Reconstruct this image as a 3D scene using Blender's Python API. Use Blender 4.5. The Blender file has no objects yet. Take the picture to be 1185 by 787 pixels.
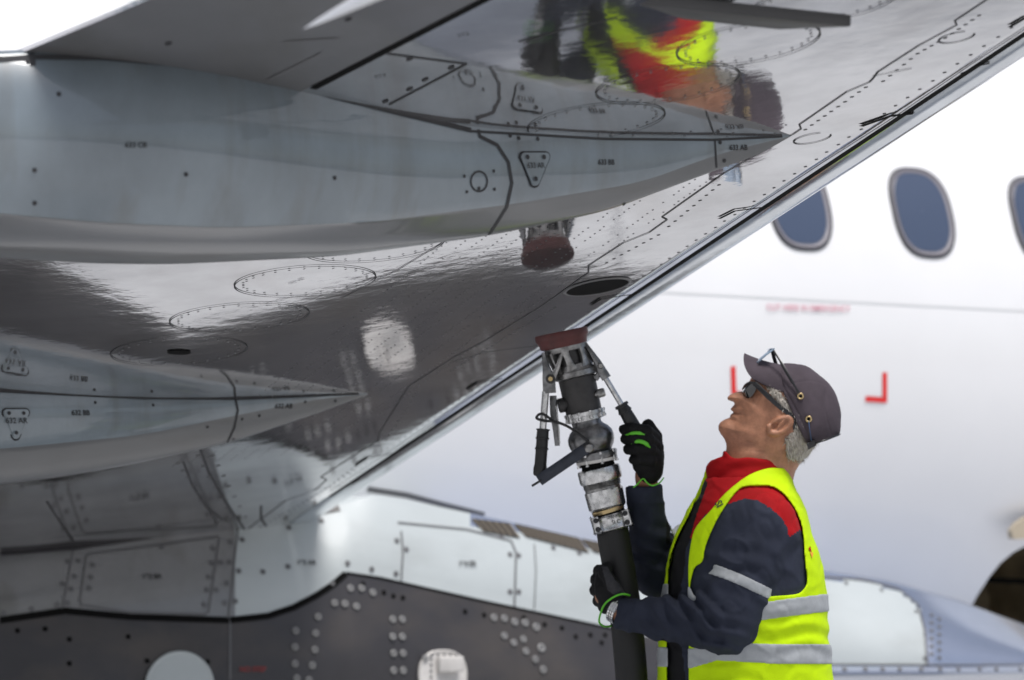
import bpy, bmesh, math, random
import numpy as np
from mathutils import Vector, Matrix
from mathutils.bvhtree import BVHTree

random.seed(7)
scene = bpy.context.scene
COL = scene.collection
rad = math.radians

# ------------------------------------------------------------------ camera
F = 3760.0                     # focal length in pixels of the 1185 px wide photograph
PITCH = rad(4.6)
CAM = Vector((0, 0, 1.2))
RT = Vector((1, 0, 0)); FW = Vector((0, math.cos(PITCH), math.sin(PITCH))); UP = Vector((0, -math.sin(PITCH), math.cos(PITCH)))
cd = bpy.data.cameras.new('camera'); cam = bpy.data.objects.new('camera', cd); COL.objects.link(cam)
cam.location = CAM; cam.rotation_euler = (rad(90) + PITCH, 0, 0)
cd.sensor_width = 36; cd.lens = 36 * F / 1185; cd.clip_start = 0.1; cd.clip_end = 3000
cd.dof.use_dof = True; cd.dof.focus_distance = 7.25; cd.dof.aperture_fstop = 4.0
scene.camera = cam

# ------------------------------------------------------------------ world, sun, exposure
SUN_EL, SUN_AZ = rad(67), rad(60)
GZ = -3.2                      # the apron lies 3.2 metres below the service platform the worker stands on       # azimuth measured from +X towards -Y
sun_dir = Vector((math.cos(SUN_AZ) * math.cos(SUN_EL), -math.sin(SUN_AZ) * math.cos(SUN_EL), math.sin(SUN_EL)))
w = bpy.data.worlds.new("World"); scene.world = w; w.use_nodes = True
nt = w.node_tree; bg = nt.nodes['Background']
sky = nt.nodes.new('ShaderNodeTexSky'); sky.sky_type = 'NISHITA'; sky.sun_disc = False
sky.sun_elevation = SUN_EL; sky.sun_rotation = math.atan2(sun_dir.x, sun_dir.y)
sky.air_density = 1.0; sky.dust_density = 3.2; sky.ozone_density = 1.0
hs_ = nt.nodes.new('ShaderNodeHueSaturation'); hs_.inputs['Saturation'].default_value = .72
nt.links.new(sky.outputs['Color'], hs_.inputs['Color']); nt.links.new(hs_.outputs['Color'], bg.inputs['Color']); bg.inputs['Strength'].default_value = 0.15
sd = bpy.data.lights.new('sun', 'SUN'); sd.energy = 4.0; sd.angle = rad(22.0); sd.color = (1.0, 0.975, 0.95)
so = bpy.data.objects.new('sun', sd); COL.objects.link(so); so.rotation_euler = (-sun_dir).to_track_quat('-Z', 'Y').to_euler()
scene.view_settings.view_transform = 'Standard'; scene.view_settings.look = 'None'
scene.view_settings.exposure = -0.3; scene.view_settings.gamma = 1.0
scene.view_settings.use_curve_mapping = False

# ------------------------------------------------------------------ projection helpers
def ray(x, y): return FW + RT * ((x - 592.5) / F) - UP * ((y - 393.5) / F)
def P(x, y, d): return CAM + ray(x, y) * d
PX = 8.0 / F                              # one photograph pixel at 8 m
def T(x, y, z=0.0): return P(x, y, 8.0 - z * PX)   # z in pixels towards the camera
def pl_hit(x, y, p0, n):
    r = ray(x, y); return CAM + r * ((p0 - CAM).dot(n) / r.dot(n))

# ------------------------------------------------------------------ object helpers
def tag(o, label=None, cat=None, group=None, kind=None):
    if label: o['label'] = label
    if cat: o['category'] = cat
    if group: o['group'] = group
    if kind: o['kind'] = kind
    return o
def empty(name, loc):
    o = bpy.data.objects.new(name, None); COL.objects.link(o); o.location = loc; o.empty_display_size = .2
    return o
def root_loc(o):
    while o.parent: o = o.parent
    return o.location
class MB:
    def __init__(s): s.v = []; s.f = []; s.m = []
    def add(s, vs, fs, m=0):
        b = len(s.v); s.v += [Vector(v) for v in vs]
        s.f += [tuple(b + i for i in f) for f in fs]; s.m += [m] * len(fs); return s
    def build(s, name, mats, parent=None, smooth=True, autosharp=None, origin=None):
        me = bpy.data.meshes.new(name)
        off = root_loc(parent) if parent else Vector((0, 0, 0))
        loc = Vector((0, 0, 0))
        if parent is None and origin is not None: off = Vector(origin); loc = off
        me.from_pydata([tuple(v - off) for v in s.v], [], s.f)
        if not isinstance(mats, (list, tuple)): mats = [mats]
        for m in mats: me.materials.append(m)
        me.polygons.foreach_set('material_index', s.m)
        me.update()
        if smooth: me.polygons.foreach_set('use_smooth', [True] * len(s.f))
        if autosharp is not None: me.set_sharp_from_angle(angle=rad(autosharp))
        o = bpy.data.objects.new(name, me); COL.objects.link(o)
        if parent: o.parent = parent
        else: o.location = loc
        return o
def grid(mb, rows, m=0, closed=False, flip=False):
    n = len(rows[0]); vs = [p for r in rows for p in r]; fs = []
    for i in range(len(rows) - 1):
        for j in range(n if closed else n - 1):
            a = i * n + j; b = i * n + (j + 1) % n; c = (i + 1) * n + (j + 1) % n; d = (i + 1) * n + j
            fs.append((a, d, c, b) if flip else (a, b, c, d))
    return mb.add(vs, fs, m)
def frame(ax):
    ax = Vector(ax).normalized(); h = Vector((0, 0, 1)) if abs(ax.z) < .9 else Vector((0, 1, 0))
    u = ax.cross(h).normalized(); return u, ax.cross(u).normalized()
def lathe(mb, p0, p1, prof, seg=40, m=0, caps=True):
    """profile [(distance from p0 in metres, radius)] around the axis p0 -> p1"""
    ax = (p1 - p0).normalized(); u, v = frame(ax)
    rows = [[p0 + ax * t + (u * math.cos(a) + v * math.sin(a)) * r for a in [2 * math.pi * k / seg for k in range(seg)]] for t, r in prof]
    b = len(mb.v); grid(mb, rows, m, closed=True)
    if caps:
        mb.f.append(tuple(b + k for k in range(seg))[::-1]); mb.m.append(m)
        e = b + (len(rows) - 1) * seg; mb.f.append(tuple(e + k for k in range(seg))); mb.m.append(m)
    return mb
def tube(mb, pts, r, seg=12, m=0):
    rs = r if isinstance(r, (list, tuple)) else [r] * len(pts)
    rows = []; pu = None
    for i, p in enumerate(pts):
        a = pts[max(0, i - 1)]; c = pts[min(len(pts) - 1, i + 1)]; ax = (c - a).normalized()
        if pu is None: u, v = frame(ax)
        else: u = (pu - ax * pu.dot(ax)).normalized(); v = ax.cross(u)
        pu = u
        rows.append([p + (u * math.cos(t) + v * math.sin(t)) * rs[i] for t in [2 * math.pi * k / seg for k in range(seg)]])
    b = len(mb.v); grid(mb, rows, m, closed=True)
    mb.f.append(tuple(b + k for k in range(seg))[::-1]); mb.m.append(m)
    e = b + (len(rows) - 1) * seg; mb.f.append(tuple(e + k for k in range(seg))); mb.m.append(m)
    return mb
def box(mb, c, ux, uy, uz, m=0, bev=0.0):
    """box with half-axis vectors; chamfered when bev > 0"""
    if bev <= 0:
        vs = [c + ux * a + uy * b + uz * d for a in (-1, 1) for b in (-1, 1) for d in (-1, 1)]
        return mb.add(vs, [(0, 1, 3, 2), (4, 6, 7, 5), (0, 4, 5, 1), (2, 3, 7, 6), (0, 2, 6, 4), (1, 5, 7, 3)], m)
    bm = bmesh.new(); bmesh.ops.create_cube(bm, size=2)
    M = Matrix((ux, uy, uz)).transposed()
    for v in bm.verts: v.co = M @ v.co + c
    bmesh.ops.bevel(bm, geom=bm.edges[:], offset=bev, segments=2, profile=.6, affect='EDGES')
    bm.verts.index_update()
    mb.add([v.co.copy() for v in bm.verts], [tuple(v.index for v in f.verts) for f in bm.faces], m); bm.free(); return mb
def prism(mb, pts, off, m=0):
    """polygon pts extruded by the vector off"""
    n = len(pts)
    return mb.add(list(pts) + [p + off for p in pts], [tuple(range(n))[::-1], tuple(range(n, 2 * n))] + [(i, (i + 1) % n, n + (i + 1) % n, n + i) for i in range(n)], m)

# ------------------------------------------------------------------ materials
def mat(name, col, rough=.5, metal=0.0, coat=0.0, var=0.0, vscale=6.0, bump=0.0, bscale=60.0, stretch=(1, 1, 1), col2=None, spec=.5, rvar=0.0, sheen=0.0, bdist=.002):
    m = bpy.data.materials.new(name); m.use_nodes = True; t = m.node_tree; N_ = t.nodes; L_ = t.links
    b = N_['Principled BSDF']
    b.inputs['Base Color'].default_value = (*col, 1); b.inputs['Roughness'].default_value = rough
    b.inputs['Metallic'].default_value = metal; b.inputs['Coat Weight'].default_value = coat
    b.inputs['Coat Roughness'].default_value = .06; b.inputs['Specular IOR Level'].default_value = spec
    if sheen: b.inputs['Sheen Weight'].default_value = sheen
    tc = N_.new('ShaderNodeTexCoord'); mp = N_.new('ShaderNodeMapping'); mp.inputs['Scale'].default_value = stretch
    L_.new(tc.outputs['Object'], mp.inputs['Vector'])
    if var > 0 or rvar > 0:
        nz = N_.new('ShaderNodeTexNoise'); nz.inputs['Scale'].default_value = vscale; nz.inputs['Detail'].default_value = 6; nz.inputs['Roughness'].default_value = .62
        L_.new(mp.outputs['Vector'], nz.inputs['Vector'])
        rp = N_.new('ShaderNodeValToRGB'); rp.color_ramp.elements[0].position = .36; rp.color_ramp.elements[1].position = .66
        c2 = col2 or tuple(c * (1 - var) for c in col)
        rp.color_ramp.elements[0].color = (*c2, 1); rp.color_ramp.elements[1].color = (*col, 1)
        L_.new(nz.outputs['Fac'], rp.inputs['Fac'])
        if var > 0: L_.new(rp.outputs['Color'], b.inputs['Base Color'])
        if rvar > 0:
            mr = N_.new('ShaderNodeMapRange'); mr.inputs['From Min'].default_value = .3; mr.inputs['From Max'].default_value = .7
            mr.inputs['To Min'].default_value = rough + rvar; mr.inputs['To Max'].default_value = rough
            L_.new(nz.outputs['Fac'], mr.inputs['Value']); L_.new(mr.outputs['Result'], b.inputs['Roughness'])
    if bump > 0:
        n2 = N_.new('ShaderNodeTexNoise'); n2.inputs['Scale'].default_value = bscale; n2.inputs['Detail'].default_value = 5
        L_.new(mp.outputs['Vector'], n2.inputs['Vector'])
        bp = N_.new('ShaderNodeBump'); bp.inputs['Strength'].default_value = bump; bp.inputs['Distance'].default_value = bdist
        L_.new(n2.outputs['Fac'], bp.inputs['Height']); L_.new(bp.outputs['Normal'], b.inputs['Normal'])
        if coat > 0: L_.new(bp.outputs['Normal'], b.inputs['Coat Normal'])
    return m

M = {}
M['wing'] = mat('polished_wing_skin', (.74, .74, .76), .035, .94, 0, .28, 3.0, .6, 15, rvar=.03, bdist=.0007)
M['flap'] = mat('flap_paint', (.13, .13, .137), .30, .1, .3, .15, 4, .3, 12, bdist=.0006)
M['slat'] = mat('slat_metal', (.72, .76, .80), .10, .85, 0, .2, 5, .4, 9, bdist=.002)
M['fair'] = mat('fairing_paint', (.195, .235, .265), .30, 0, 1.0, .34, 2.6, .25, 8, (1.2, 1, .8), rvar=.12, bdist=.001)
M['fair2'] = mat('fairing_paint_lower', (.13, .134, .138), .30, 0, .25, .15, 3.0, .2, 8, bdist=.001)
M['white'] = mat('fuselage_white', (.80, .80, .81), .28, 0, .4, .04, 1.2)
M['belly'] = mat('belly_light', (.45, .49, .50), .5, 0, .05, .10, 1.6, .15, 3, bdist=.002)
M['bellyside'] = mat('belly_panel_grey_shade', (.20, .205, .21), .30, .1, .3, .22, 2.5, .2, 6, bdist=.001)  # darker grey panels; shade under the wing root is painted into this colour
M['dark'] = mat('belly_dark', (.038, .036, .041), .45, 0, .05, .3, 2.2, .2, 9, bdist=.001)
M['nose'] = mat('belly_nose_metal_skytint', (.50, .55, .66), .16, .85, 0, .15, 2.0)  # metal with the sky's blue reflection tinted into its base colour
M['seam'] = mat('seam_sealant', (.025, .025, .028), .6)
M['seam_soft'] = mat('seam_soft', (.11, .11, .115), .5)
M['ink'] = mat('stencil_ink', (.02, .02, .022), .6)
M['rivet'] = mat('fastener_metal', (.13, .13, .135), .5, .2)
M['rivet_pale'] = mat('fastener_pale', (.22, .22, .22), .5, .1)
M['plate'] = mat('pale_plate', (.62, .60, .58), .4, .1, 0, .15, 20)
M['red'] = mat('mark_red', (.72, .02, .02), .5)
M['pink'] = mat('mark_faded_red', (.62, .30, .36), .5)
M['black'] = mat('deep_black', (.006, .006, .006), .9, spec=.1)
M['glass'] = mat('cabin_glass', (.05, .072, .125), .35, 0, .15)
M['reveal'] = mat('window_reveal', (.20, .19, .215), .5)
M['rubber'] = mat('window_seal', (.05, .05, .06), .5)
M['apron'] = mat('apron_concrete', (.56, .56, .555), .55, 0, 0, .15, .35, .3, 4)
M['hold'] = mat('hold_lining', (.36, .29, .18), .6, 0, 0, .5, 5)
M['louver'] = mat('louver_metal', (.13, .11, .085), .4, .4)

def streaks(m, amt, scale, stretch, lo=.52, hi=.72, dirt=(.10, .095, .085)):
    """run-off streaks and grime, fixed to the paint"""
    t = m.node_tree; N_ = t.nodes; L_ = t.links; b = N_['Principled BSDF']
    tc = N_.new('ShaderNodeTexCoord'); mp = N_.new('ShaderNodeMapping'); mp.inputs['Scale'].default_value = stretch
    nz = N_.new('ShaderNodeTexNoise'); nz.inputs['Scale'].default_value = scale; nz.inputs['Detail'].default_value = 5
    mr = N_.new('ShaderNodeMapRange'); mr.inputs['From Min'].default_value = lo; mr.inputs['From Max'].default_value = hi; mr.inputs['To Max'].default_value = amt
    mx = N_.new('ShaderNodeMix'); mx.data_type = 'RGBA'; mx.inputs[7].default_value = (*dirt, 1)
    L_.new(tc.outputs['Object'], mp.inputs['Vector']); L_.new(mp.outputs['Vector'], nz.inputs['Vector']); L_.new(nz.outputs['Fac'], mr.inputs['Value']); L_.new(mr.outputs['Result'], mx.inputs[0])
    src = b.inputs['Base Color'].links[0].from_socket if b.inputs['Base Color'].links else None
    if src: L_.new(src, mx.inputs[6])
    else: mx.inputs[6].default_value = b.inputs['Base Color'].default_value
    L_.new(mx.outputs[2], b.inputs['Base Color'])
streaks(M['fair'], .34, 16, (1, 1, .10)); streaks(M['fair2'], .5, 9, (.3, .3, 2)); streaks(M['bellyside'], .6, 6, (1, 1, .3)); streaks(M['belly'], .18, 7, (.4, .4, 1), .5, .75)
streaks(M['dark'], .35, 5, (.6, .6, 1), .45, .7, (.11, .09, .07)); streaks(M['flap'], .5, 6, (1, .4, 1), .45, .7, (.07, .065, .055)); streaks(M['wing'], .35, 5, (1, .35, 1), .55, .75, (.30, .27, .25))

# ------------------------------------------------------------------ apron
g = MB(); g.add([(-600, -600, GZ), (600, -600, GZ), (600, 900, GZ), (-600, 900, GZ)], [(0, 1, 2, 3)])
ap = g.build('apron', M['apron'], smooth=False); tag(ap, kind='structure')
j = MB()
for k in range(-6, 9):
    a = k * 7.5 + 2.0
    j.add([(a - .01, -60, GZ + .004), (a + .01, -60, GZ + .004), (a + .01, 80, GZ + .004), (a - .01, 80, GZ + .004)], [(0, 1, 2, 3)])
    j.add([(-60, a - .01, GZ + .008), (60, a - .01, GZ + .008), (60, a + .01, GZ + .008), (-60, a + .01, GZ + .008)], [(0, 1, 2, 3)])
tag(j.build('apron_joints', M['seam_soft'], smooth=False), kind='structure')

# ------------------------------------------------------------------ wing geometry
g11 = rad(11); _l = math.hypot(.17, .985)
WN = (RT * (.17 / _l * math.cos(g11)) - UP * (.985 / _l * math.cos(g11)) - FW * math.sin(g11)).normalized()
W0 = P(690, 331, 8)
L1 = pl_hit(398, 581, W0, WN); L2 = pl_hit(1185, 68, W0, WN)
ES = (L2 - L1).normalized(); EC = ES.cross(WN).normalized()
if EC.x > 0: EC = -EC
NV = Vector((math.cos(rad(28)), math.sin(rad(28)), 0)); OV = Vector((NV.y, -NV.x, 0))
def wrise(c):
    if c < .9: return 0.0
    if c < 2.1: return .105 * ((c - .9) / 1.1) ** 2
    return .105 * (1.2 / 1.1) ** 2 + (c - 2.1) * .2
def wpt(s, c, extra=0.0): return L1 + ES * s + EC * c - WN * (wrise(c) + extra)
def wing_at(x, y, eps=.0012):
    wv = 0.0
    for _ in range(25):
        p = pl_hit(x, y, W0 - WN * wv, WN); c = (p - L1).dot(EC); wv = wv * .4 + wrise(c) * .6
    dc = .01; sl = (wrise(c + dc) - wrise(c - dc)) / (2 * dc)
    n = (WN + EC * sl).normalized()
    return p + n * eps, n
def sc(x, y):
    p = wing_at(x, y, 0)[0]; q = p - L1; return q.dot(ES), q.dot(EC)
def chord(s): return 2.03 + (4.69 - s) * .43 if s < 6 else 1.467 - (s - 6) * .03

LINER = empty('airliner', P(640, 500, 11.5).xy.to_3d())
tag(LINER, 'white passenger jet filling the background, seen from under its wing near the wing root', 'airliner')

GC = [sc(x, y)[1] for x, y in ((1141, 72), (1057, 130), (925, 218), (785, 304), (624, 412), (526, 478))]
cg = sum(GC) / len(GC); print('gap c', [round(x, 3) for x in GC])
S0, S1 = -1.3, 15.0
ss = [S0 + (S1 - S0) * i / 90 for i in range(91)]
wg = MB()
low = [cg + .012, cg + .014] + [cg + .014 + .0001 + (k / 50) for k in range(1, 51)]
def wing_rows(s):
    ch = chord(s); r = [wpt(s, cg + .012, .035), wpt(s, cg + .012, .002), wpt(s, cg + .014, 0)]
    for k in range(1, 61): r.append(wpt(s, cg + .014 + (ch - cg - .014) * k / 60, 0))
    for k in range(0, 21):
        f = 1 - k / 20; c = cg + .012 + (ch - cg - .012) * f
        r.append(wpt(s, c, .008 + .26 * (1 - abs(f - .3) / .7 if f > .3 else .75 + .25 * f / .3)))
    return r
grid(wg, [wing_rows(s) for s in ss])
GA, GB = sc(362, 102), sc(560, 0)
def gapc(s): return GA[1] + (GB[1] - GA[1]) * (s - GA[0]) / (GB[0] - GA[0])
_nr = len(wing_rows(0)) - 1
for i_ in range(len(ss) - 1):
    s_ = (ss[i_] + ss[i_ + 1]) / 2; ch_ = chord(s_)
    for j_ in range(_nr):
        k_ = j_ - 2
        if 0 <= k_ < 60 and s_ > 4.15 and cg + .014 + (ch_ - cg - .014) * (k_ + .5) / 60 > gapc(s_) + .012: wg.m[i_ * _nr + j_] = 1
WING = wg.build('wing', [M['wing'], M['flap']], LINER, autosharp=50)
wing_bvh = BVHTree.FromPolygons(wg.v, wg.f)
sl = MB()
nose = [(cg - .002, .035), (cg - .002, .002), (cg - .004, 0), (.045, 0), (.02, 0), (.008, .001), (-.004, .005), (-.016, .013), (-.028, .028), (-.038, .05), (-.042, .075), (-.036, .11), (-.01, .15), (.05, .19), (cg, .20)]
grid(sl, [[wpt(s, c, e) for c, e in nose] for s in ss])
sl.build('slat', M['slat'], WING)
mb_ = MB(); grid(mb_, [[wpt(s, cg - .0035, -.0012), wpt(s, cg + .0155, -.0012)] for s in ss if s > .12]); mb_.build('slat_gap', M['black'], WING)

def dens(pts, step=6.0, closed=False):
    out = []; n = len(pts)
    for i in range(n if closed else n - 1):
        a = pts[i]; b = pts[(i + 1) % n]; k = max(1, int(math.hypot(b[0] - a[0], b[1] - a[1]) / step))
        out += [(a[0] + (b[0] - a[0]) * t / k, a[1] + (b[1] - a[1]) * t / k) for t in range(k)]
    if not closed: out.append(pts[-1])
    return out
def ribbon(mb, hits, wid, m=0, closed=False):
    n = len(hits); rows = []
    for i, (p, nn) in enumerate(hits):
        a = hits[(i - 1) % n if closed else max(0, i - 1)][0]; c = hits[(i + 1) % n if closed else min(n - 1, i + 1)][0]
        t = (c - a).normalized(); u = nn.cross(t).normalized() * wid * .5; rows.append([p - u, p + u])
    if closed: rows.append(rows[0])
    return grid(mb, rows, m)
def disc(mb, p, n, r, seg=10, m=0, h=0.0, ax=None, ry=None):
    u = (ax - n * ax.dot(n)).normalized() if ax else frame(n)[0]; v = n.cross(u); ry = ry or r
    ring = [p + u * math.cos(2 * math.pi * k / seg) * r + v * math.sin(2 * math.pi * k / seg) * ry for k in range(seg)]
    if h: return mb.add(ring + [p + n * h], [(k, (k + 1) % seg, seg) for k in range(seg)], m)
    return mb.add(ring, [tuple(range(seg))], m)
def caster(bvh, eps=.0015):
    def f(x, y):
        r = ray(x, y).normalized(); loc, n, i, d = bvh.ray_cast(CAM, r)
        if loc is None: return None
        if n.dot(r) > 0: n = -n
        return loc + n * eps, n
    return f
def seamline(mb, at, pts, wid, m=0, closed=False, step=6.0):
    hits = [h for h in (at(x, y) for x, y in dens(pts, step, closed)) if h]
    if len(hits) > 1: ribbon(mb, hits, wid, m, closed)
FONT = bpy.data.fonts.get('Bfont')
def lettering(txt, at, x, y, hpx, parent, material, ang=0.0, name='lettering', flip=False, bold=0.0, step=None):
    """stencilled writing laid on the surface hit by the photograph pixel x, y; hpx is the letter height in pixels"""
    h = at(x, y)
    if not h: print('no hit', txt); return
    p, n = h; d = (p - CAM).length; size = hpx * d / F
    cu = bpy.data.curves.new('t', 'FONT'); cu.body = txt; cu.size = size * 1.38; cu.align_x = 'CENTER'; cu.align_y = 'CENTER'; cu.offset = bold * size
    o = bpy.data.objects.new('t', cu); COL.objects.link(o)
    dg = bpy.context.evaluated_depsgraph_get(); me0 = o.evaluated_get(dg).to_mesh()
    xa = at(x + 6, y); xx = ((xa[0] - p) if xa else RT).normalized(); xx = (xx - n * xx.dot(n)).normalized(); yy = n.cross(xx)
    ca, sa = math.cos(ang), math.sin(ang)
    lift = .0006 if d < 9.5 else .004
    mb = MB(); vs = [p + n * lift + xx * (v.co.x * ca - v.co.y * sa) + yy * (v.co.x * sa + v.co.y * ca) for v in me0.vertices]
    mb.add(vs, [tuple(f.vertices) for f in me0.polygons])
    o.evaluated_get(dg).to_mesh_clear(); bpy.data.objects.remove(o); bpy.data.curves.remove(cu)
    return mb.build(name, material, parent, smooth=False)

# seams, fasteners, panels on the wing skin
sm = MB()
seamline(sm, wing_at, [(1180, -25), (1141, 0), (1105, 24), (1107, 29), (1064, 52), (1016, 83), (1010, 91), (1006, 95), (980, 106), (925, 144), (927, 149), (918, 155), (880, 176), (838, 200), (766, 251), (772, 254), (751, 269), (721, 281), (681, 307), (681, 315), (655, 334), (625, 355), (560, 395), (524, 414), (473, 447), (439, 501), (438, 509), (371, 552), (378, 555), (365, 567), (331, 579), (284, 614)], .0042)
seamline(sm, wing_at, [(1200, 24), (1122, 75), (1039, 132), (948, 190), (872, 240), (722, 340), (621, 407), (578, 436), (456, 523), (390, 570)], .004)
seamline(sm, wing_at, [(447, 62), (540, 74)], .006); seamline(sm, wing_at, [(540, 74), (450, 121)], .006)
seamline(sm, wing_at, [(715, 20), (650, 35), (600, 48)], .006)
seamline(sm, wing_at, [(232, 520), (241, 545), (256, 572), (270, 594), (284, 614)], .007)
seamline(sm, wing_at, [(212, 534), (222, 560), (240, 588), (256, 600)], .006)
seamline(sm, wing_at, [(256, 600), (120, 617), (60, 622)], .005); seamline(sm, wing_at, [(54, 580), (70, 605), (84, 625)], .006)
seamline(sm, wing_at, [(352, 567), (400, 562), (419, 551)], .004)
seamline(sm, wing_at, [(1055, 79), (1010, 88)], .003); seamline(sm, wing_at, [(640, 398), (560, 408), (520, 420)], .004)
seamline(sm, wing_at, [(395, 345), (460, 312), (520, 276)], .003)
# hook mark
seamline(sm, wing_at, [(302, 585), (302, 600), (308, 609)], .008)
sm.build('skin_seams', M['seam'], WING)
sp = MB(); hits = [wing_at(x, y, .002) for x, y in dens([(362, 102), (560, 0), (640, -41)])]
ribbon(sp, hits, .016); sp.build('flap_gap', M['black'], WING)
for (a, b, c) in [((1057, 130), (1030, 133), (996, 145)), ((1200, 18), (1185, 20), (1168, 30)), ((1145, 72), (1135, 74), (1112, 84)), ((889, 238), (850, 243), (832, 252)), ((735, 339), (695, 345), (684, 352)), ((581, 437), (552, 442), (540, 450)), ((459, 523), (425, 529), (411, 538))]:
    t = MB(); ribbon(t, [wing_at(x, y, .0025) for x, y in dens([a, b, c], 4)], .017 if a[0] == 1057 else .011); t.build('slat_track_slot', M['black'], WING)
# spanwise rivet rows
rv = MB()
def rrow(c, s0, s1, pitch, r, jit=.0015, skip=0.0):
    s = s0
    while s < s1:
        if random.random() > skip:
            p = wpt(s, c + random.uniform(-jit, jit)); disc(rv, p + WN * .0008, WN, r, 6, 0, 0)
        s += pitch
s_of = lambda x, y: sc(x, y)
for c in [.36, .40, .47, .51, .58, .62, .665, .71, .76, .80, .845]:
    rrow(c, 1.0, 4.25, .030, .0030, skip=.15)
rrow(cg + .060, -.4, 6.5, .055, .0045)
for pts in ([(1131, 14), (1092, 40), (1060, 58), (1020, 90)], [(1000, 97), (960, 125), (930, 146)], [(830, 210), (772, 258)], [(760, 268), (700, 300)], [(640, 352), (520, 425)], [(480, 450), (445, 505)], [(430, 520), (375, 562), (300, 606)]):
    (x0, y0) = pts[0]
    for x, y in dens(pts, 9 if x0 > 700 else 6):
        h = wing_at(x + 2, y + 4, .0006); disc(rv, h[0], WN, .005, 6, 0, .0012)
for px0, px1 in (((222, 515), (276, 612)), ((206, 536), (250, 604)), ((240, 515), (290, 610))):
    for k in range(9):
        t = k / 8; h = wing_at(px0[0] + (px1[0] - px0[0]) * t, px0[1] + (px1[1] - px0[1]) * t); disc(rv, h[0], h[1], .008, 8, 0, .001)
for k in range(30):
    t = k / 29; h = wing_at(330 + t * 60, 18 - t * 4 + 30); disc(rv, h[0], h[1], .0035, 6, 0, .0008)
    h = wing_at(310 + t * 60, 92 - t * 30); disc(rv, h[0], h[1], .0035, 6, 0, .0008)
ro = rv.build('skin_fasteners', M['rivet'], WING, smooth=False); ro['kind'] = 'stuff'
# oval access panels
for (cx, cy, rx, ry, tl) in [(207, 406, 79, 16, -3), (277, 367, 81, 16, -4), (353, 325, 82, 17, -4), (432, 284, 82, 18, -5), (690, 140, 80, 19, -7), (773, 97, 84, 20, -8), (866, 50, 84, 22, -9), (955, 2, 86, 22, -9)]:
    mb = MB(); a = rad(tl); E = lambda k, q: (cx + rx * k * math.cos(q) * math.cos(a) - ry * k * math.sin(q) * math.sin(a), cy + rx * k * math.cos(q) * math.sin(a) + ry * k * math.sin(q) * math.cos(a))
    hs = [wing_at(*E(1, 2 * math.pi * k / 64), .0022) for k in range(64)]; ribbon(mb, hs, .0035, 0, True)
    for k in range(26):
        h = wing_at(*E(.88, 2 * math.pi * (k + .5) / 26), .0022); disc(mb, h[0], h[1], .0050, 8, 1, 0, ax=ES, ry=.0032)
    op = mb.build('access_panel', [M['seam'], M['rivet']], WING)
mb = MB()
hs = [wing_at(207 + 14 * math.cos(t / 24 * 6.283), 407 + 2.6 * math.sin(t / 24 * 6.283), .0025) for t in range(24)]
mb.add([h[0] for h in hs], [tuple(range(24))]); mb.build('filler_port', M['black'], WING)
lettering('532 AB', wing_at, 343, 325, 6, WING, M['rivet'], rad(75)); lettering('532 BB', wing_at, 285, 367, 5, WING, M['rivet'], rad(75))
lettering('163 RB', wing_at, 158, 579, 6, WING, M['seam_soft'], 0)
lettering('573', wing_at, 536, 40, 7, WING, M['ink'], rad(35)); lettering('573', wing_at, 440, 88, 7, WING, M['ink'], rad(35))
for (x, y) in [(522, 78), (492, 92), (474, 103), (446, 117), (474, 68), (403, 22), (195, 50)]:
    mb = MB(); h = wing_at(x, y); disc(mb, h[0], h[1], .012, 8, 0, .001, ax=ES, ry=.006); mb.build('fastener', M['seam'], WING)
# refuelling receptacle: black opening with a raised ring
mb = MB(); cc, nn = wing_at(691, 331, 0)
def ringpts(r, dz, seg=48): return [cc + nn * dz + (ES * math.cos(2 * math.pi * k / seg) + EC * math.sin(2 * math.pi * k / seg)) * r for k in range(seg)]
grid(mb, [ringpts(.086, .0015), ringpts(.083, .004), ringpts(.078, .004), ringpts(.078, .0025)], 0, True)
b = len(mb.v); mb.add(ringpts(.078, .003), [tuple(range(48))], 1)
mb.build('refuelling_port', [M['rivet'], M['black']], WING)
for (x, y, r) in [(1107, 43, .035), (940, 160, .04)]:
    mb = MB(); h = wing_at(x, y); pts = [(h[0] + (ES * math.cos(q) + EC * math.sin(q)) * r, h[1]) for q in [k / 20 * 5.2 for k in range(21)]]
    ribbon(mb, pts, .004); mb.build('drain_cover', M['seam'], WING)

# open panel hanging edge-on and the tail of the next fairing
mb = MB(); a = P(700, -6, 5.72); b_ = P(985, 24, 5.62); ux = (b_ - a) * .5; uy = Vector((-.12, .20, .03)) * .45
box(mb, (a + b_) * .5 + uy, ux, uy, Vector((0, -.002, .0105)), 0, .003)
DOOR = mb.build('access_door', mat('door_edge_grey', (.05, .05, .052), .5, 0, 0, .2, 10), LINER, autosharp=40)
DOOR['label'] = 'thin grey panel hanging open edge-on'
mb = MB(); tp = P(350, 34, 5.0); ax = (P(470, -28, 4.75) - tp)
rows = []
for k in range(12):
    t = k / 11; r = (.020 * math.sqrt(t) + .014 * t * 3) * .55; c_ = tp + ax * t * 1.6
    rows.append([c_ + Vector((0, -1, 0)) * math.cos(q) * r * .8 + Vector((.3, 0, 1)).normalized() * math.sin(q) * r for q in [2 * math.pi * i / 20 for i in range(20)]])
grid(mb, rows, 0, True); mb.build('fairing_tail', M['white'], LINER)

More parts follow.
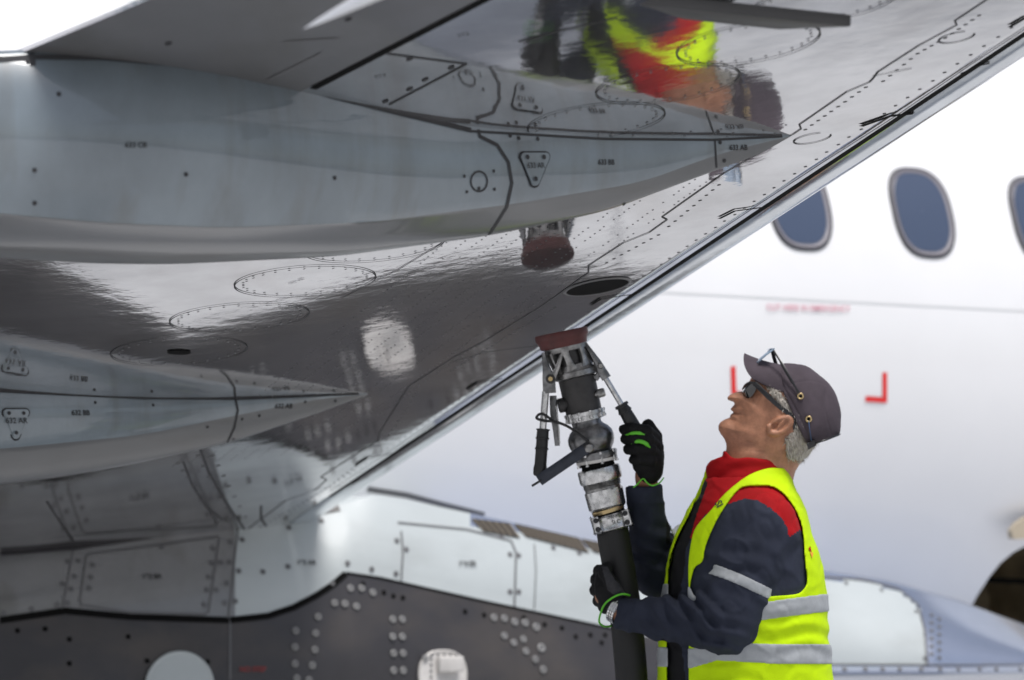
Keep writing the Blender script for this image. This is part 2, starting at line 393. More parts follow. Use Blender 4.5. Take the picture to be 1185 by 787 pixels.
# ------------------------------------------------------------------ flap track fairings
def interp(pts, x):
    pts = sorted(pts)
    if x <= pts[0][0]: return pts[0][1] + (x - pts[0][0]) * (pts[1][1] - pts[0][1]) / (pts[1][0] - pts[0][0])
    for (x0, y0), (x1, y1) in zip(pts, pts[1:]):
        if x <= x1: return y0 + (y1 - y0) * (x - x0) / (x1 - x0)
    return pts[-1][1]
def smoothed(pts, x, wd):
    return sum(interp(pts, min(x + wd * k, pts_max(pts))) for k in (-1, -.5, 0, .5, 1)) / 5
def pts_max(pts): return max(p[0] for p in pts)
def fairing(tipxy, U, C, B, x0, label, HW):
    tip = wing_at(*tipxy, 0)[0]; tipx = tipxy[0]
    xs = [x0 + (tipx - x0) * (1 - (1 - k / 70) ** 1.5) for k in range(70)]
    rows = []
    for x in xs:
        wd = min(25, (tipx - x) * .3)
        yu, yc, yb = (smoothed(Q, x, wd) for Q in (U, C, B))
        hw = max(.002, smoothed(HW, x, wd))
        def onp(y, k): return pl_hit(x, y, tip + OV * (hw * k), OV)
        pu = wing_at(x, yu, 0)[0]
        hw0 = (pu - tip).dot(OV); hw = max(.002, .5 * hw + .5 * max(hw0, 0))
        near = [onp(yu - 5, .96), onp(yu, 1.0), onp(yu * .75 + yc * .25, 1.05), onp(yu * .5 + yc * .5, 1.07), onp(yu * .25 + yc * .75, 1.04), onp(yu * .06 + yc * .94, .97), onp(yu * -.04 + yc * 1.04, .93), onp(yc * .8 + yb * .2, .84), onp(yc * .45 + yb * .55, .62), onp(yc * .12 + yb * .88, .34), onp(yb, .12)]
        far = [p - OV * (2 * (p - tip).dot(OV)) for p in near[::-1]]
        rows.append(near + far)
    rows.append([tip + (p - tip) * .02 for p in rows[-1]])
    mb = MB(); n = len(rows[0])
    for i in range(len(rows) - 1):
        pass
    vs = [p for r in rows for p in r]; fs = []; ms = []
    mb.v = vs
    for i in range(len(rows) - 1):
        for jx in range(n):
            a = i * n + jx; b = i * n + (jx + 1) % n; c = b + n; d = a + n
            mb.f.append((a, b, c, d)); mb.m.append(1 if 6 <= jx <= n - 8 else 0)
    mb.f.append(tuple(range(n))); mb.m.append(0)
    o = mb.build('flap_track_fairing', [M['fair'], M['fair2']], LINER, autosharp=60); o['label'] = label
    return o, caster(BVHTree.FromPolygons(mb.v, mb.f)), tip
U3 = [(915, 157), (825, 160), (700, 158), (545, 148), (450, 125), (350, 100), (270, 80), (200, 70), (120, 63), (40, 62), (-60, 66), (-160, 75)]
B3 = [(915, 158), (880, 178), (829, 197), (700, 245), (570, 272), (400, 294), (250, 299), (150, 298), (0, 290), (-160, 278)]
C3 = [(915, 157.6), (870, 168), (827, 179), (743, 209), (594, 233), (430, 252), (253, 256), (120, 250), (0, 240), (-160, 225)]
F3, at3, tip3 = fairing((916, 157), U3, C3, B3, -160, 'nearest long grey fairing, filling the upper left', [(915, .0), (825, .02), (700, .05), (545, .13), (350, .24), (200, .29), (0, .30), (-160, .30)])
U2 = [(425, 455), (274, 460), (163, 459), (0, 451), (-100, 444), (-200, 436)]
B2 = [(425, 457), (354, 483), (268, 512), (163, 536), (81, 551), (0, 562), (-100, 566), (-200, 566)]
C2 = [(425, 456), (366, 462), (268, 481), (163, 502), (0, 517), (-100, 522), (-200, 525)]
F2, at2, tip2 = fairing((426, 456), U2, C2, B2, -200, 'farther grey fairing near the wing root', [(425, 0), (274, .05), (163, .10), (0, .17), (-200, .24)])
def fseams(o, at, lines, name='panel_joint', mm='seam', wid=.006):
    for L in lines:
        mb = MB(); seamline(mb, at, L, wid, 0, False, 3); mb.build(name, M[mm], o)
fseams(F3, at3, [[(553, 150), (555, 158), (575, 168), (588, 188), (592, 212), (586, 240), (572, 262), (566, 271)]], wid=.008)
fseams(F3, at3, [[(827, 161), (829, 194)]], wid=.004)
fseams(F3, at3, [[(545, 152), (700, 161), (825, 162), (905, 158)]], mm='seam', wid=.005)  # junction with the wing; its shadow line is laid on as a dark strip
fseams(F3, at3, [[(-50, 72), (40, 66), (120, 67), (200, 74), (270, 84), (350, 103), (450, 128), (545, 151)]], mm='seam', wid=.010)  # aft run of the painted shadow line along the wing junction
fseams(F2, at2, [[(272, 461), (275, 475), (271, 495), (263, 512)]], wid=.007)
fseams(F2, at2, [[(-20, 452), (163, 461), (274, 462), (415, 456)]], mm='seam', wid=.006)  # shadow line painted along this fairing's junction with the wing
fseams(F3, at3, [[(37, 62), (38, 76)]], wid=.01)
def circ(o, at, cx, cy, r, wid=.004, name='round_cover'):
    mb = MB(); hs = [at(cx + r * .95 * math.cos(q), cy + r * 1.15 * math.sin(q)) for q in [k / 28 * 6.28318 for k in range(28)]]
    hs = [h for h in hs if h]; ribbon(mb, hs, wid, 0, True)
    for dx, dy in ((-1.7, -.6), (1.7, -1.2), (1.8, .9), (-1.4, 1.2)):
        h = at(cx + dx * r, cy + dy * r)
        if h: disc(mb, h[0], h[1], .0035, 8, 0, .001)
    h = at(cx, cy + r * .8); disc(mb, h[0], h[1], .004, 8, 0, .001)
    mb.build(name, M['seam'], o)
circ(F3, at3, 554, 210, 10)
def triangle_plate(o, at, cx, cy, s, txt):
    mb = MB(); pts = []
    for (vx, vy) in ((-.85, -.8), (.85, -.8), (0, 1.05)):
        for k in range(7):
            base = {(-.85): 2.2, .85: 3.9, 0: 0.1}[vx] if False else math.atan2(vy, vx)
            q = base + (k / 6 - .5) * 2.1; pts.append((cx + s * (vx * .72 + .26 * math.cos(q)), cy + s * (vy * .80 + .26 * math.sin(q))))
    hs = [at(x, y) for x, y in pts]; ctr = sum((h[0] for h in hs), Vector()) / len(hs); nn = hs[0][1]
    mb.add([h[0] + nn * .003 for h in hs], [tuple(range(len(hs)))], 0)
    b = [(ctr + (h[0] - ctr) * 1.06, nn) for h in hs]; ribbon(mb, b, .004, 1, True)
    for (dx, dy) in ((-.5, -.62), (.5, -.62), (0, .7)):
        h = at(cx + dx * s, cy + dy * s); disc(mb, h[0] + nn * .0045, nn, .005, 10, 1)
    pl = mb.build('inspection_plate', [M['fair'], M['seam']], o, smooth=False)
    lettering(txt, lambda x, y: (lambda h: (h[0] + nn * .004, nn) if h else None)(at(x, y)), cx, cy - s * .1, 6.5, o, M['ink'], bold=.02)
triangle_plate(F3, at3, 618, 194, 19, '633 AR'); triangle_plate(F2, at2, 18, 489, 17, '632 AR')
for t, x, y in (('633 CB', 157, 168), ('633 BB', 701, 188), ('633 AB', 854, 171)): lettering(t, at3, x, y, 6.2, F3, M['ink'], bold=.03)
for t, x, y in (('632 BB', 93, 478), ('632 AB', 328, 470)): lettering(t, at2, x, y, 6.0, F2, M['ink'], bold=.03)
def screws(o, at, pts, r=.0045, mm='seam', name='screw'):
    for x, y in pts:
        h = at(x, y)
        if h: mb = MB(); disc(mb, h[0], h[1], r, 8, 0, .001); mb.build(name, M[mm], o)
screws(F3, at3, [(32, 71), (68, 109), (40, 197), (215, 202), (387, 206), (40, 235), (722, 236), (600, 160), (622, 161), (860, 190), (838, 186), (833, 165), (590, 157)])
screws(F2, at2, [(110, 466), (177, 469), (353, 465), (388, 464), (300, 481), (280, 485), (240, 494), (270, 508)])

# ------------------------------------------------------------------ fuselage
FR, FZ = 1.65, 2.2
Q = P(1067, 245, 12.8); INB = -OV
FC = Q + INB * math.sqrt(FR ** 2 - (Q.z - FZ) ** 2); FC.z = FZ
def fpt(t, a, r=FR): return FC + NV * t + OV * (math.cos(a) * r) + Vector((0, 0, math.sin(a) * r))
fb = bmesh.new(); rows = []
stations = [(-16, .35, .9), (-13, .75, .5), (-10, .93, .15), (-8, 1, 0)] + [(-8 + k * .5, 1, 0) for k in range(1, 29)] + [(8, .93, -.05), (9.5, .72, -.2), (10.6, .4, -.35), (11, .1, -.4)]
for t, k, dz in stations: rows.append([fpt(t, 2 * math.pi * i / 96, FR * k) + Vector((0, 0, dz)) for i in range(96)])
fm = MB(); grid(fm, rows, 0, True); fm.f.append(tuple(range(96))[::-1]); fm.m.append(0)
e = (len(rows) - 1) * 96; fm.f.append(tuple(e + k for k in range(96))); fm.m.append(0)
FUS = fm.build('fuselage', [M['white'], M['hold']], LINER, autosharp=50)
atf = caster(BVHTree.FromPolygons(fm.v, fm.f), .003)
# cargo hold opening cut through the lower side
hp = [(1131, 712), (1133, 690), (1138, 668), (1145, 652), (1155, 640), (1166, 633), (1178, 628), (1215, 622), (1290, 620), (1330, 640), (1345, 690), (1345, 800), (1131, 800)]
cut = MB(); base = [pl_hit(x, y, Q + INB * .22, INB) - INB * .5 for x, y in hp]; prism(cut, base, INB * 1.7, 0)
co = cut.build('cut', [M['hold']], LINER, smooth=False)
bm_ = FUS.modifiers.new('b', 'BOOLEAN'); bm_.object = co; bm_.operation = 'DIFFERENCE'; bm_.solver = 'EXACT'
dg = bpy.context.evaluated_depsgraph_get(); me2 = bpy.data.meshes.new_from_object(FUS.evaluated_get(dg)); FUS.modifiers.clear(); FUS.data = me2
if len(me2.materials) > 2: pass
bpy.data.objects.remove(co)
mb = MB()
hh = [(1172, 623), (1171, 614), (1177, 606), (1188, 598), (1230, 590), (1300, 590), (1305, 612), (1230, 620), (1178, 624)]
prism(mb, [pl_hit(x, y, Q - INB * .02, INB) for x, y in hh], INB * .03)
d_ = mb.build('cargo_door', mat('cargo_door_tan', (.42, .36, .27), .5), LINER, smooth=False); d_['label'] = 'tan lower edge of the raised hold door'
mb = MB(); tube(mb, [pl_hit(x, y, Q + INB * .12, INB) for x, y in ((1176, 625), (1200, 624), (1290, 621))], .018); mb.build('door_hinge', M['black'], LINER)
mb = MB(); a = [pl_hit(x, y, Q + INB * .75, INB) for x, y in ((1130, 668), (1340, 676), (1340, 682), (1130, 674))]; prism(mb, a, OV * .06); mb.build('hold_rail', M['black'], LINER)
# cabin windows
wt = [(Q - FC).dot(NV) + k * .58 for k in range(-7, 5)]
wa = math.asin((Q.z - FZ) / FR)
def wring(t, sx, sy, off, seg=44):
    out = []
    for i in range(seg):
        q = 2 * math.pi * i / seg; c_, s_ = math.cos(q), math.sin(q); e_ = 2 / 2.7
        x = sx * math.copysign(abs(c_) ** e_, c_); y = sy * math.copysign(abs(s_) ** e_, s_)
        out.append(fpt(t + x, wa + y / FR, FR + off))
    return out
for t in wt:
    mb = MB(); grid(mb, [wring(t, .146, .198, .001), wring(t, .143, .195, .008), wring(t, .132, .184, .008)], 0, True); grid(mb, [wring(t, .132, .184, .008), wring(t, .120, .172, .0035)], 1, True)
    wf = mb.build('window', [M['rubber'], M['reveal']], FUS)
    mb = MB(); grid(mb, [wring(t, .118 * k, .170 * k, .0045) for k in (1, .8, .6, .4, .2, .01)], 0, True); mb.build('window_pane', M['glass'], FUS)
# seams and emergency cut marks
mb = MB()
for a_, dt in ((math.asin((2.35 - FZ) / FR), 0), (math.asin((3.35 - FZ) / FR), 0)):
    ribbon(mb, [(fpt(t * .4, a_, FR + .002), (fpt(t * .4, a_, 2) - fpt(t * .4, a_, 1)).normalized()) for t in range(-19, 20)], .005)
for t in (-3.1, 2.4): ribbon(mb, [(fpt(t, rad(k * 5), FR + .0025), (fpt(t, rad(k * 5), 2) - fpt(t, rad(k * 5), 1)).normalized()) for k in range(-12, 19)], .004)
mb.build('skin_joint', mat('joint_pale', (.62, .63, .64), .5), FUS)
def fbar(x0, y0, x1, y1, wd):
    mb = MB(); hs = [atf(x, y) for x, y in dens([(x0, y0), (x1, y1)], 3)]; ribbon(mb, [h for h in hs if h], wd); return mb
for (pts) in ([(848, 424), (849, 456), (874, 458)], [(1023.5, 431), (1023.5, 463), (1001, 461.5)]):
    mb = MB()
    for k in range(2):
        hs = [atf(x, y) for x, y in dens([pts[k], pts[k + 1]], 3)]
        if k == 0: hs[-1] = (atf(pts[1][0], pts[1][1] + 3.2) or hs[-1])
        ribbon(mb, [(h[0] + h[1] * .001 * k, h[1]) for h in hs if h], .022)
    mb.build('emergency_mark', M['red'], FUS)
lettering('CUT HERE IN EMERGENCY', atf, 935, 357, 7, FUS, M['pink'], rad(-1), bold=.02)

# ------------------------------------------------------------------ belly fairing
def bd(x, top=0):                                   # depth of the belly line along the fuselage
    k = (x - 592.5) / F; return (11.1 + .567 * .53) / (1 - .53 * k)
BT = [(-240, 652), (-80, 645), (0, 638), (85, 628), (180, 614), (275, 600), (340, 592), (395, 583), (430, 572), (470, 578), (520, 589), (600, 606), (690, 627), (800, 647), (955, 660), (1030, 672), (1110, 695), (1185, 722), (1240, 748), (1300, 790), (1360, 850)]
BS = [(-240, 745), (-80, 728), (0, 716), (75, 706), (150, 713), (265, 716), (310, 711), (340, 701), (365, 688), (385, 675), (400, 663), (440, 668), (560, 695), (640, 712), (700, 726), (800, 748), (950, 769), (1185, 769.5), (1300, 800), (1360, 855)]
def bsm(Q_, x):
    return sum(interp(Q_, x + k * 7) for k in (-1, 0, 1)) / 3
bx = [-240 + 8 * k for k in range(0, 148)] + [940 + 3 * k for k in range(0, 140)]; bx = [x for x in bx if x <= 1355]
bm1 = MB(); n_top = 8
cols = []
for x in bx:
    yt = bsm(BT, x); ys = bsm(BS, x) if x > 400 or x < 60 else interp(BS, x); d = bd(x)
    # section: going back over the top, shoulder, side, seam, bulge, turn under, flat belly
    pt = P(x, yt, d + .03); sec = []
    taper = max(0, min(1, (x - 430) / 500))
    for back, up in ((1.2, -.06), (.7, -.01), (.35, .01), (.15, .008)):
        sec.append(pt + INB * back + Vector((0, 0, up * taper)))
    sec.append(pt)
    K = [.03, .06, .1, .15, .2, .26, .33, .42, .5, .62, .75, .88, 1.0]
    for k in K:
        bul = (.16 + .16 * max(0, min(1, (x - 880) / 200))) * math.sin(min(1.0, k * .9) * math.pi / 2)
        y = yt + (ys - yt) * k; sec.append(P(x, y, d + .03 - bul))
    s0 = sec[-1]; zb = .62 + .30 * max(0, min(1, (x - 700) / 250)) - .42 * max(0, min(1, (260 - x) / 220)) ** .8
    for k, out in ((.3, .05), (.6, .07), (.85, .04), (1.0, -.06)):
        sec.append(Vector((s0.x, s0.y, s0.z + (zb - s0.z) * k)) + OV * out)
    last = sec[-1]
    for k, dz in ((.15, -.05), (.5, -.09), (1.5, -.11), (3.0, -.05)):
        sec.append(last + INB * k + Vector((0, 0, dz)))
    cols.append(sec)
ns = len(cols[0])
for sec in cols: bm1.v += sec
for i in range(len(cols) - 1):
    x = bx[i]
    for jx in range(ns - 1):
        a = i * ns + jx; bm1.f.append((a, a + 1, a + ns + 1, a + ns))
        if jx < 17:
            mi = 1 if x < 268 else 0  # left of the seam: the grey with wing-root shade painted in
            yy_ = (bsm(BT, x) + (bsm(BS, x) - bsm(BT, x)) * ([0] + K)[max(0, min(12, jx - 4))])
            if x > 540 and yy_ < interp([(500, 585), (540, 606), (600, 612), (690, 633), (800, 655), (950, 668), (1000, 671), (1040, 682), (1062, 700), (1070, 730), (1072, 768), (1073, 900)], x): mi = 3  # shoulder band: sky reflection put in as the blue-tinted metal
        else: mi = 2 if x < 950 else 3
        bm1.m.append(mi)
bm1.f.append(tuple(range(ns))); bm1.m.append(2); bm1.f.append(tuple((len(cols) - 1) * ns + k for k in range(ns))[::-1]); bm1.m.append(3)
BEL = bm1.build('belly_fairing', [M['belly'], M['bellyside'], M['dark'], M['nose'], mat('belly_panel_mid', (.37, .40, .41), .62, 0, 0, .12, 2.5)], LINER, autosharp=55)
atb = caster(BVHTree.FromPolygons(bm1.v, bm1.f), .003)
def bline(pts, wid, mm='seam_soft', name='panel_joint', step=5):
    mb = MB(); seamline(mb, atb, pts, wid, 0, False, step); return mb.build(name, M[mm], BEL)
bline([(0, 639), (85, 632), (275, 603), (340, 596), (392, 587)], .035, 'dark', 'root_joint')
bline([(276, 605), (272, 640), (268, 680), (264, 716)], .006); bline([(85, 634), (78, 670), (72, 704)], .006)
bline([(0, 718), (40, 712), (75, 707), (150, 714), (265, 718), (310, 713), (340, 703), (365, 690), (385, 677), (400, 664)], .022, 'black', 'fairing_lip')
bline([(103, 641), (180, 631), (252, 621), (253, 624), (246, 675), (241, 708), (237, 711), (150, 709), (94, 700), (92, 695), (99, 645), (103, 641)], .007, 'seam_soft', 'access_panel')
bline([(460, 605), (540, 613), (591, 626), (597, 640), (595, 702)], .007); bline([(464, 615), (466, 640), (464, 672)], .006); bline([(618, 630), (620, 660), (618, 705)], .004)
bline([(952, 668), (1000, 671), (1040, 682), (1062, 700), (1070, 730), (1073, 768)], .008, 'seam_soft', 'access_panel', 3)
bline([(950, 769), (1000, 769.5), (1190, 770)], .012, 'seam_soft'); bline([(400, 663), (440, 669), (560, 696), (640, 713), (720, 730)], .008, 'black')
bline([(266, 718), (266, 787)], .008)
lettering('192 BR', atb, 175, 668, 6, BEL, M['ink'], bold=.04); lettering('192 AR', atb, 354, 652, 5.5, BEL, M['ink'], bold=.04); lettering('194 ER', atb, 540, 653, 6, BEL, M['ink'], bold=.04)
lettering('NO STEP', atb, 292, 775, 6, BEL, mat('faded_red', (.22, .03, .03), .6), bold=.04)
screws(BEL, atb, [(78, 650), (90, 649), (86, 667), (82, 682), (72, 676), (66, 700), (78, 698), (36, 705), (4, 710), (107, 654), (105, 668), (103, 681), (187, 633), (246, 635), (244, 652), (241, 668), (239, 683), (236, 700), (266, 627), (265, 651), (262, 675), (260, 698), (255, 651), (250, 683), (280, 625), (276, 661), (304, 662), (333, 656), (272, 696), (385, 675), (402, 652), (430, 659), (334, 611), (372, 603), (459, 626), (470, 636), (458, 664), (590, 642), (600, 643), (590, 685), (600, 685), (580, 620), (640, 634), (670, 640)], .010, 'seam_soft')
screws(BEL, atb, [(976 + 22.5 * k + random.uniform(-3, 3), 774.5) for k in range(10)], .010, 'seam_soft')
screws(BEL, atb, [(1078 + 9 * (k % 2), 712 + 4.5 * k) for k in range(12)] + [(979, 675), (1020, 683), (1060, 708), (1070, 762)], .008, 'seam_soft')
screws(BEL, atb, [(80 - 0, 768), (80, 740), (148, 737), (52, 728), (20, 730), (240, 766), (170, 765), (455, 690), (466, 692), (560, 712), (538, 708), (630, 723), (666, 737), (683, 735), (696, 744), (444, 686), (420, 676), (650, 727), (700, 735), (606, 715)], .009, 'black')
for x, y, r in [(405, 681, 1), (418, 681, 1), (431, 686, 1), (387, 698, 1), (399, 699, 1), (412, 702, 1), (368, 714, 1), (342, 730, 1), (365, 733, 1), (341, 749, 1), (364, 752, 1), (341, 768, 1), (361, 770, 1), (343, 785, 1), (357, 787, 1), (454, 717, 1), (465, 717, 1), (454, 737, 1), (465, 737, 1), (455, 756, 1), (466, 756, 1), (455, 776, 1), (466, 776, 1), (571, 715, 1.05), (583, 716, 1.05), (595, 720, 1.1), (607, 721, 1.1), (620, 726, 1.15), (583, 736, 1), (605, 740, 1), (594, 744, 1), (608, 754, 1), (626, 750, 1.3), (619, 763, 1), (628, 775, 1.05)]:
    h = atb(x, y)
    if h:
        mb = MB(); n = h[1]; u, v = frame(n); R_ = .0125 * r
        rr = lambda q_, dz: [h[0] + n * dz + (u * math.cos(2 * math.pi * k / 16) + v * math.sin(2 * math.pi * k / 16)) * q_ for k in range(16)]
        grid(mb, [rr(R_, 0), rr(R_ * .9, .004), rr(R_ * .5, .004), rr(R_ * .4, .001)], 0, True); mb.add(rr(R_ * .42, .0015), [tuple(range(16))], 1)
        mb.build('fastener', [M['rivet_pale'], M['seam_soft']], BEL)
def ovalplate(cx, cy, rx, ry, name, mm, p=2.4):
    mb = MB(); rims = []
    for sc_, dz in ((1, .0), (1, .008), (.96, .010), (.9, .006)):
        row = []
        for k in range(40):
            q = 2 * math.pi * k / 40; c_, s_ = math.cos(q), math.sin(q)
            h = atb(cx + rx * sc_ * math.copysign(abs(c_) ** (2 / p), c_), cy + ry * sc_ * math.copysign(abs(s_) ** (2 / p), s_)); row.append(h[0] + h[1] * dz)
        rims.append(row)
    grid(mb, rims, 0, True); mb.add(rims[-1], [tuple(range(40))], 0)
    return mb.build(name, M[mm], BEL, autosharp=40)
ovalplate(511, 782, 28, 30, 'drain_panel', 'plate'); ovalplate(207, 795, 40, 41, 'round_panel', 'belly', 2)
h = atb(516, 770); mb = MB(); u, v = frame(h[1]); box(mb, h[0] + h[1] * .02, Vector((1, .3, .03)).normalized() * .043, Vector((0, 0, 1)) * .026, h[1] * .02, 0, .004)
mb.build('drain_scoop', M['plate'], BEL)
screws(BEL, lambda x, y: (lambda h: (h[0] + h[1] * .010, h[1]))(atb(x, y)), [(498 + 7 * k, 758) for k in range(5)] + [(497, 763 + 7 * k) for k in range(4)], .005, 'seam_soft')
mb = MB(); h = atb(490, 762); disc(mb, h[0] + h[1] * .012, h[1], .012, 14, 0, .004); mb.build('fastener', M['rivet_pale'], BEL)
# louvre grilles on the shoulder of the belly fairing
for (x0, x1) in ((547, 588), (596, 668), (674, 740)):
    mb = MB(); k0 = 0; x = x0
    ys = lambda x: interp([(540, 598), (600, 605.5), (690, 626), (760, 640)], x)
    quad = [atb(x0, ys(x0) + 2), atb(x1, ys(x1) + 2), atb(x1 + 12, ys(x1) + 19), atb(x0 + 14, ys(x0) + 17)]
    if all(quad):
        nn = quad[0][1]; mb.add([q_[0] + q_[1] * .002 for q_ in quad], [(0, 1, 2, 3)], 0)
        A0, A1, A2, A3 = [q_[0] for q_ in quad]; nsl = int((x1 - x0) / 7)
        for k in range(nsl + 1):
            t = k / nsl; a = A0.lerp(A1, t); b = A3.lerp(A2, t); c_ = (a + b) * .5; dr = (b - a) * .5; al = (A1 - A0).normalized()
            n3 = (quad[0][1] + quad[2][1]).normalized(); box(mb, c_ + n3 * .001, dr * .96, (al * .0045 + n3 * .001), n3 * .0018 - al * .0012, 1)
        mb.build('louvre_grille', [mat('louvre_recess', (.022, .016, .010), .7), M['louver']], BEL, smooth=False)
# seam strip where the belly fairing meets the fuselage
mb = MB(); hs = [atf(x, y) for x, y in dens([(425, 566), (470, 573), (520, 586), (560, 596)], 4)]; ribbon(mb, [h for h in hs if h], .02); mb.build('fairing_seal', M['rivet'], FUS)

# landing gear well outside the frame
for back, side, nm in ((5.2, 1.1, 'main_gear'), (5.2, -1.1, 'main_gear'), (-8.6, 0, 'nose_gear')):
    base = FC - NV * back + OV * side
    mb = MB(); lathe(mb, Vector((base.x, base.y, 1.3)), Vector((base.x, base.y, GZ + .4)), [(0, .09), (2.9, .07)], 24); G = mb.build(nm, M['rivet'], LINER)
    for k in (-1, 1):
        mb = MB(); c_ = Vector((base.x, base.y, GZ + .42)) + OV * .22 * k; lathe(mb, c_ - OV * .1, c_ + OV * .1, [(0, .2), (.01, .34), (.05, .42), (.15, .42), (.19, .34), (.2, .2)], 40); mb.build('wheel', M['rubber'], G)
# service platform carrying the worker (below the frame)
PLAT = empty('service_platform', (.6, 8.2, GZ)); tag(PLAT, 'metal service platform under the worker and the hose', 'platform')
M['deck'] = mat('deck_steel', (.28, .29, .30), .45, .6, 0, .2, 20)
mb = MB(); box(mb, Vector((.5, 8.2, -.025)), Vector((.95, 0, 0)), Vector((0, .7, 0)), Vector((0, 0, .02)), 0, .006); mb.build('deck', M['deck'], PLAT, autosharp=40)
for x in (-.38, 1.38):
    for y in (7.57, 8.83):
        mb = MB(); lathe(mb, Vector((x, y, -.05)), Vector((x, y, GZ)), [(0, .03), (-GZ - .07, .03), (-GZ - .069, .07), (-GZ - .05, .07)], 16); mb.build('leg', M['deck'], PLAT, autosharp=40)
for y in (7.57, 8.83):
    mb = MB(); tube(mb, [Vector((-.38, y, -1.7)), Vector((1.38, y, -.3))], .018, 10); mb.build('brace', M['deck'], PLAT)
# ------------------------------------------------------------------ implicit-surface modelling (pixel space at 8 m, z towards the camera)
def ax_vals(segs):
    out = [segs[0][0]]
    for a, b, h in segs:
        n = max(1, int(round((b - a) / h))); out += [a + (b - a) * (k + 1) / n for k in range(n)]
    return np.array(out, dtype=np.float32)
class Field:
    def __init__(s, xs, ys, zs):
        s.xs, s.ys, s.zs = xs, ys, zs
        s.X = xs[:, None, None]; s.Y = ys[None, :, None]; s.Z = zs[None, None, :]
def cap(Fd, a, b, ra, rb, fz=1.0):
    a = np.array(a, np.float32); b = np.array(b, np.float32); d = b - a; L = float(d @ d)
    px, py, pz = Fd.X - a[0], Fd.Y - a[1], (Fd.Z - a[2])
    t = np.clip((px * d[0] + py * d[1] + pz * d[2]) / L, 0, 1)
    return np.sqrt((px - t * d[0]) ** 2 + (py - t * d[1]) ** 2 + ((pz - t * d[2]) / fz) ** 2) - (ra + (rb - ra) * t)
def ell(Fd, c, r, ang=0.0):
    x, y, z = Fd.X - c[0], Fd.Y - c[1], Fd.Z - c[2]
    if ang:
        ca, sa = math.cos(ang), math.sin(ang); x, y = x * ca + y * sa, -x * sa + y * ca
    k = np.sqrt((x / r[0]) ** 2 + (y / r[1]) ** 2 + (z / r[2]) ** 2)
    return (k - 1) * min(r)
def smin(a, b, k):
    h = np.clip(.5 + .5 * (b - a) / k, 0, 1); return b + (a - b) * h - k * h * (1 - h)
def smax(a, b, k): return -smin(-a, -b, k)
def poly2(Fd, pts):
    """signed distance to a closed polygon in the x, y plane, negative inside, shape (nx, ny, 1)"""
    X = Fd.xs[:, None]; Y = Fd.ys[None, :]; d = np.full((len(Fd.xs), len(Fd.ys)), 1e9, np.float32); s = np.ones_like(d)
    n = len(pts)
    for i in range(n):
        ax, ay = pts[i]; bx_, by = pts[i - 1]; ex, ey = bx_ - ax, by - ay; wx, wy = X - ax, Y - ay
        t = np.clip((wx * ex + wy * ey) / (ex * ex + ey * ey + 1e-9), 0, 1)
        d = np.minimum(d, (wx - ex * t) ** 2 + (wy - ey * t) ** 2)
        c1 = Y >= ay; c2 = Y < by; c3 = ex * wy > ey * wx
        s = np.where((c1 & c2 & c3) | (~c1 & ~c2 & ~c3), -s, s)
    return (s * np.sqrt(d))[:, :, None]
def spline(pts, n=6, closed=True):
    out = []; N_ = len(pts)
    for i in range(N_ if closed else N_ - 1):
        p0, p1, p2, p3 = (pts[(i - 1) % N_] if closed else pts[max(0, i - 1)]), pts[i], pts[(i + 1) % N_], (pts[(i + 2) % N_] if closed else pts[min(N_ - 1, i + 2)])
        for k in range(n):
            t = k / n
            out.append(tuple(.5 * (2 * b + (c - a) * t + (2 * a - 5 * b + 4 * c - d) * t * t + (-a + 3 * b - 3 * c + d) * t ** 3) for a, b, c, d in zip(p0, p1, p2, p3)))
    if not closed: out.append(tuple(pts[-1]))
    return out
_rng = np.random.RandomState(3); _lat = _rng.rand(32, 32, 32).astype(np.float32)
def vnoise(X, Y, Z):
    X, Y, Z = np.broadcast_arrays(X, Y, Z)
    i, j, k = np.floor(X).astype(int), np.floor(Y).astype(int), np.floor(Z).astype(int)
    f, g_, h = X - i, Y - j, Z - k; f = f * f * (3 - 2 * f); g_ = g_ * g_ * (3 - 2 * g_); h = h * h * (3 - 2 * h)
    r = 0
    for a in (0, 1):
        for b in (0, 1):
            for c in (0, 1):
                r = r + _lat[(i + a) % 32, (j + b) % 32, (k + c) % 32] * (f if a else 1 - f) * (g_ if b else 1 - g_) * (h if c else 1 - h)
    return r * 2 - 1
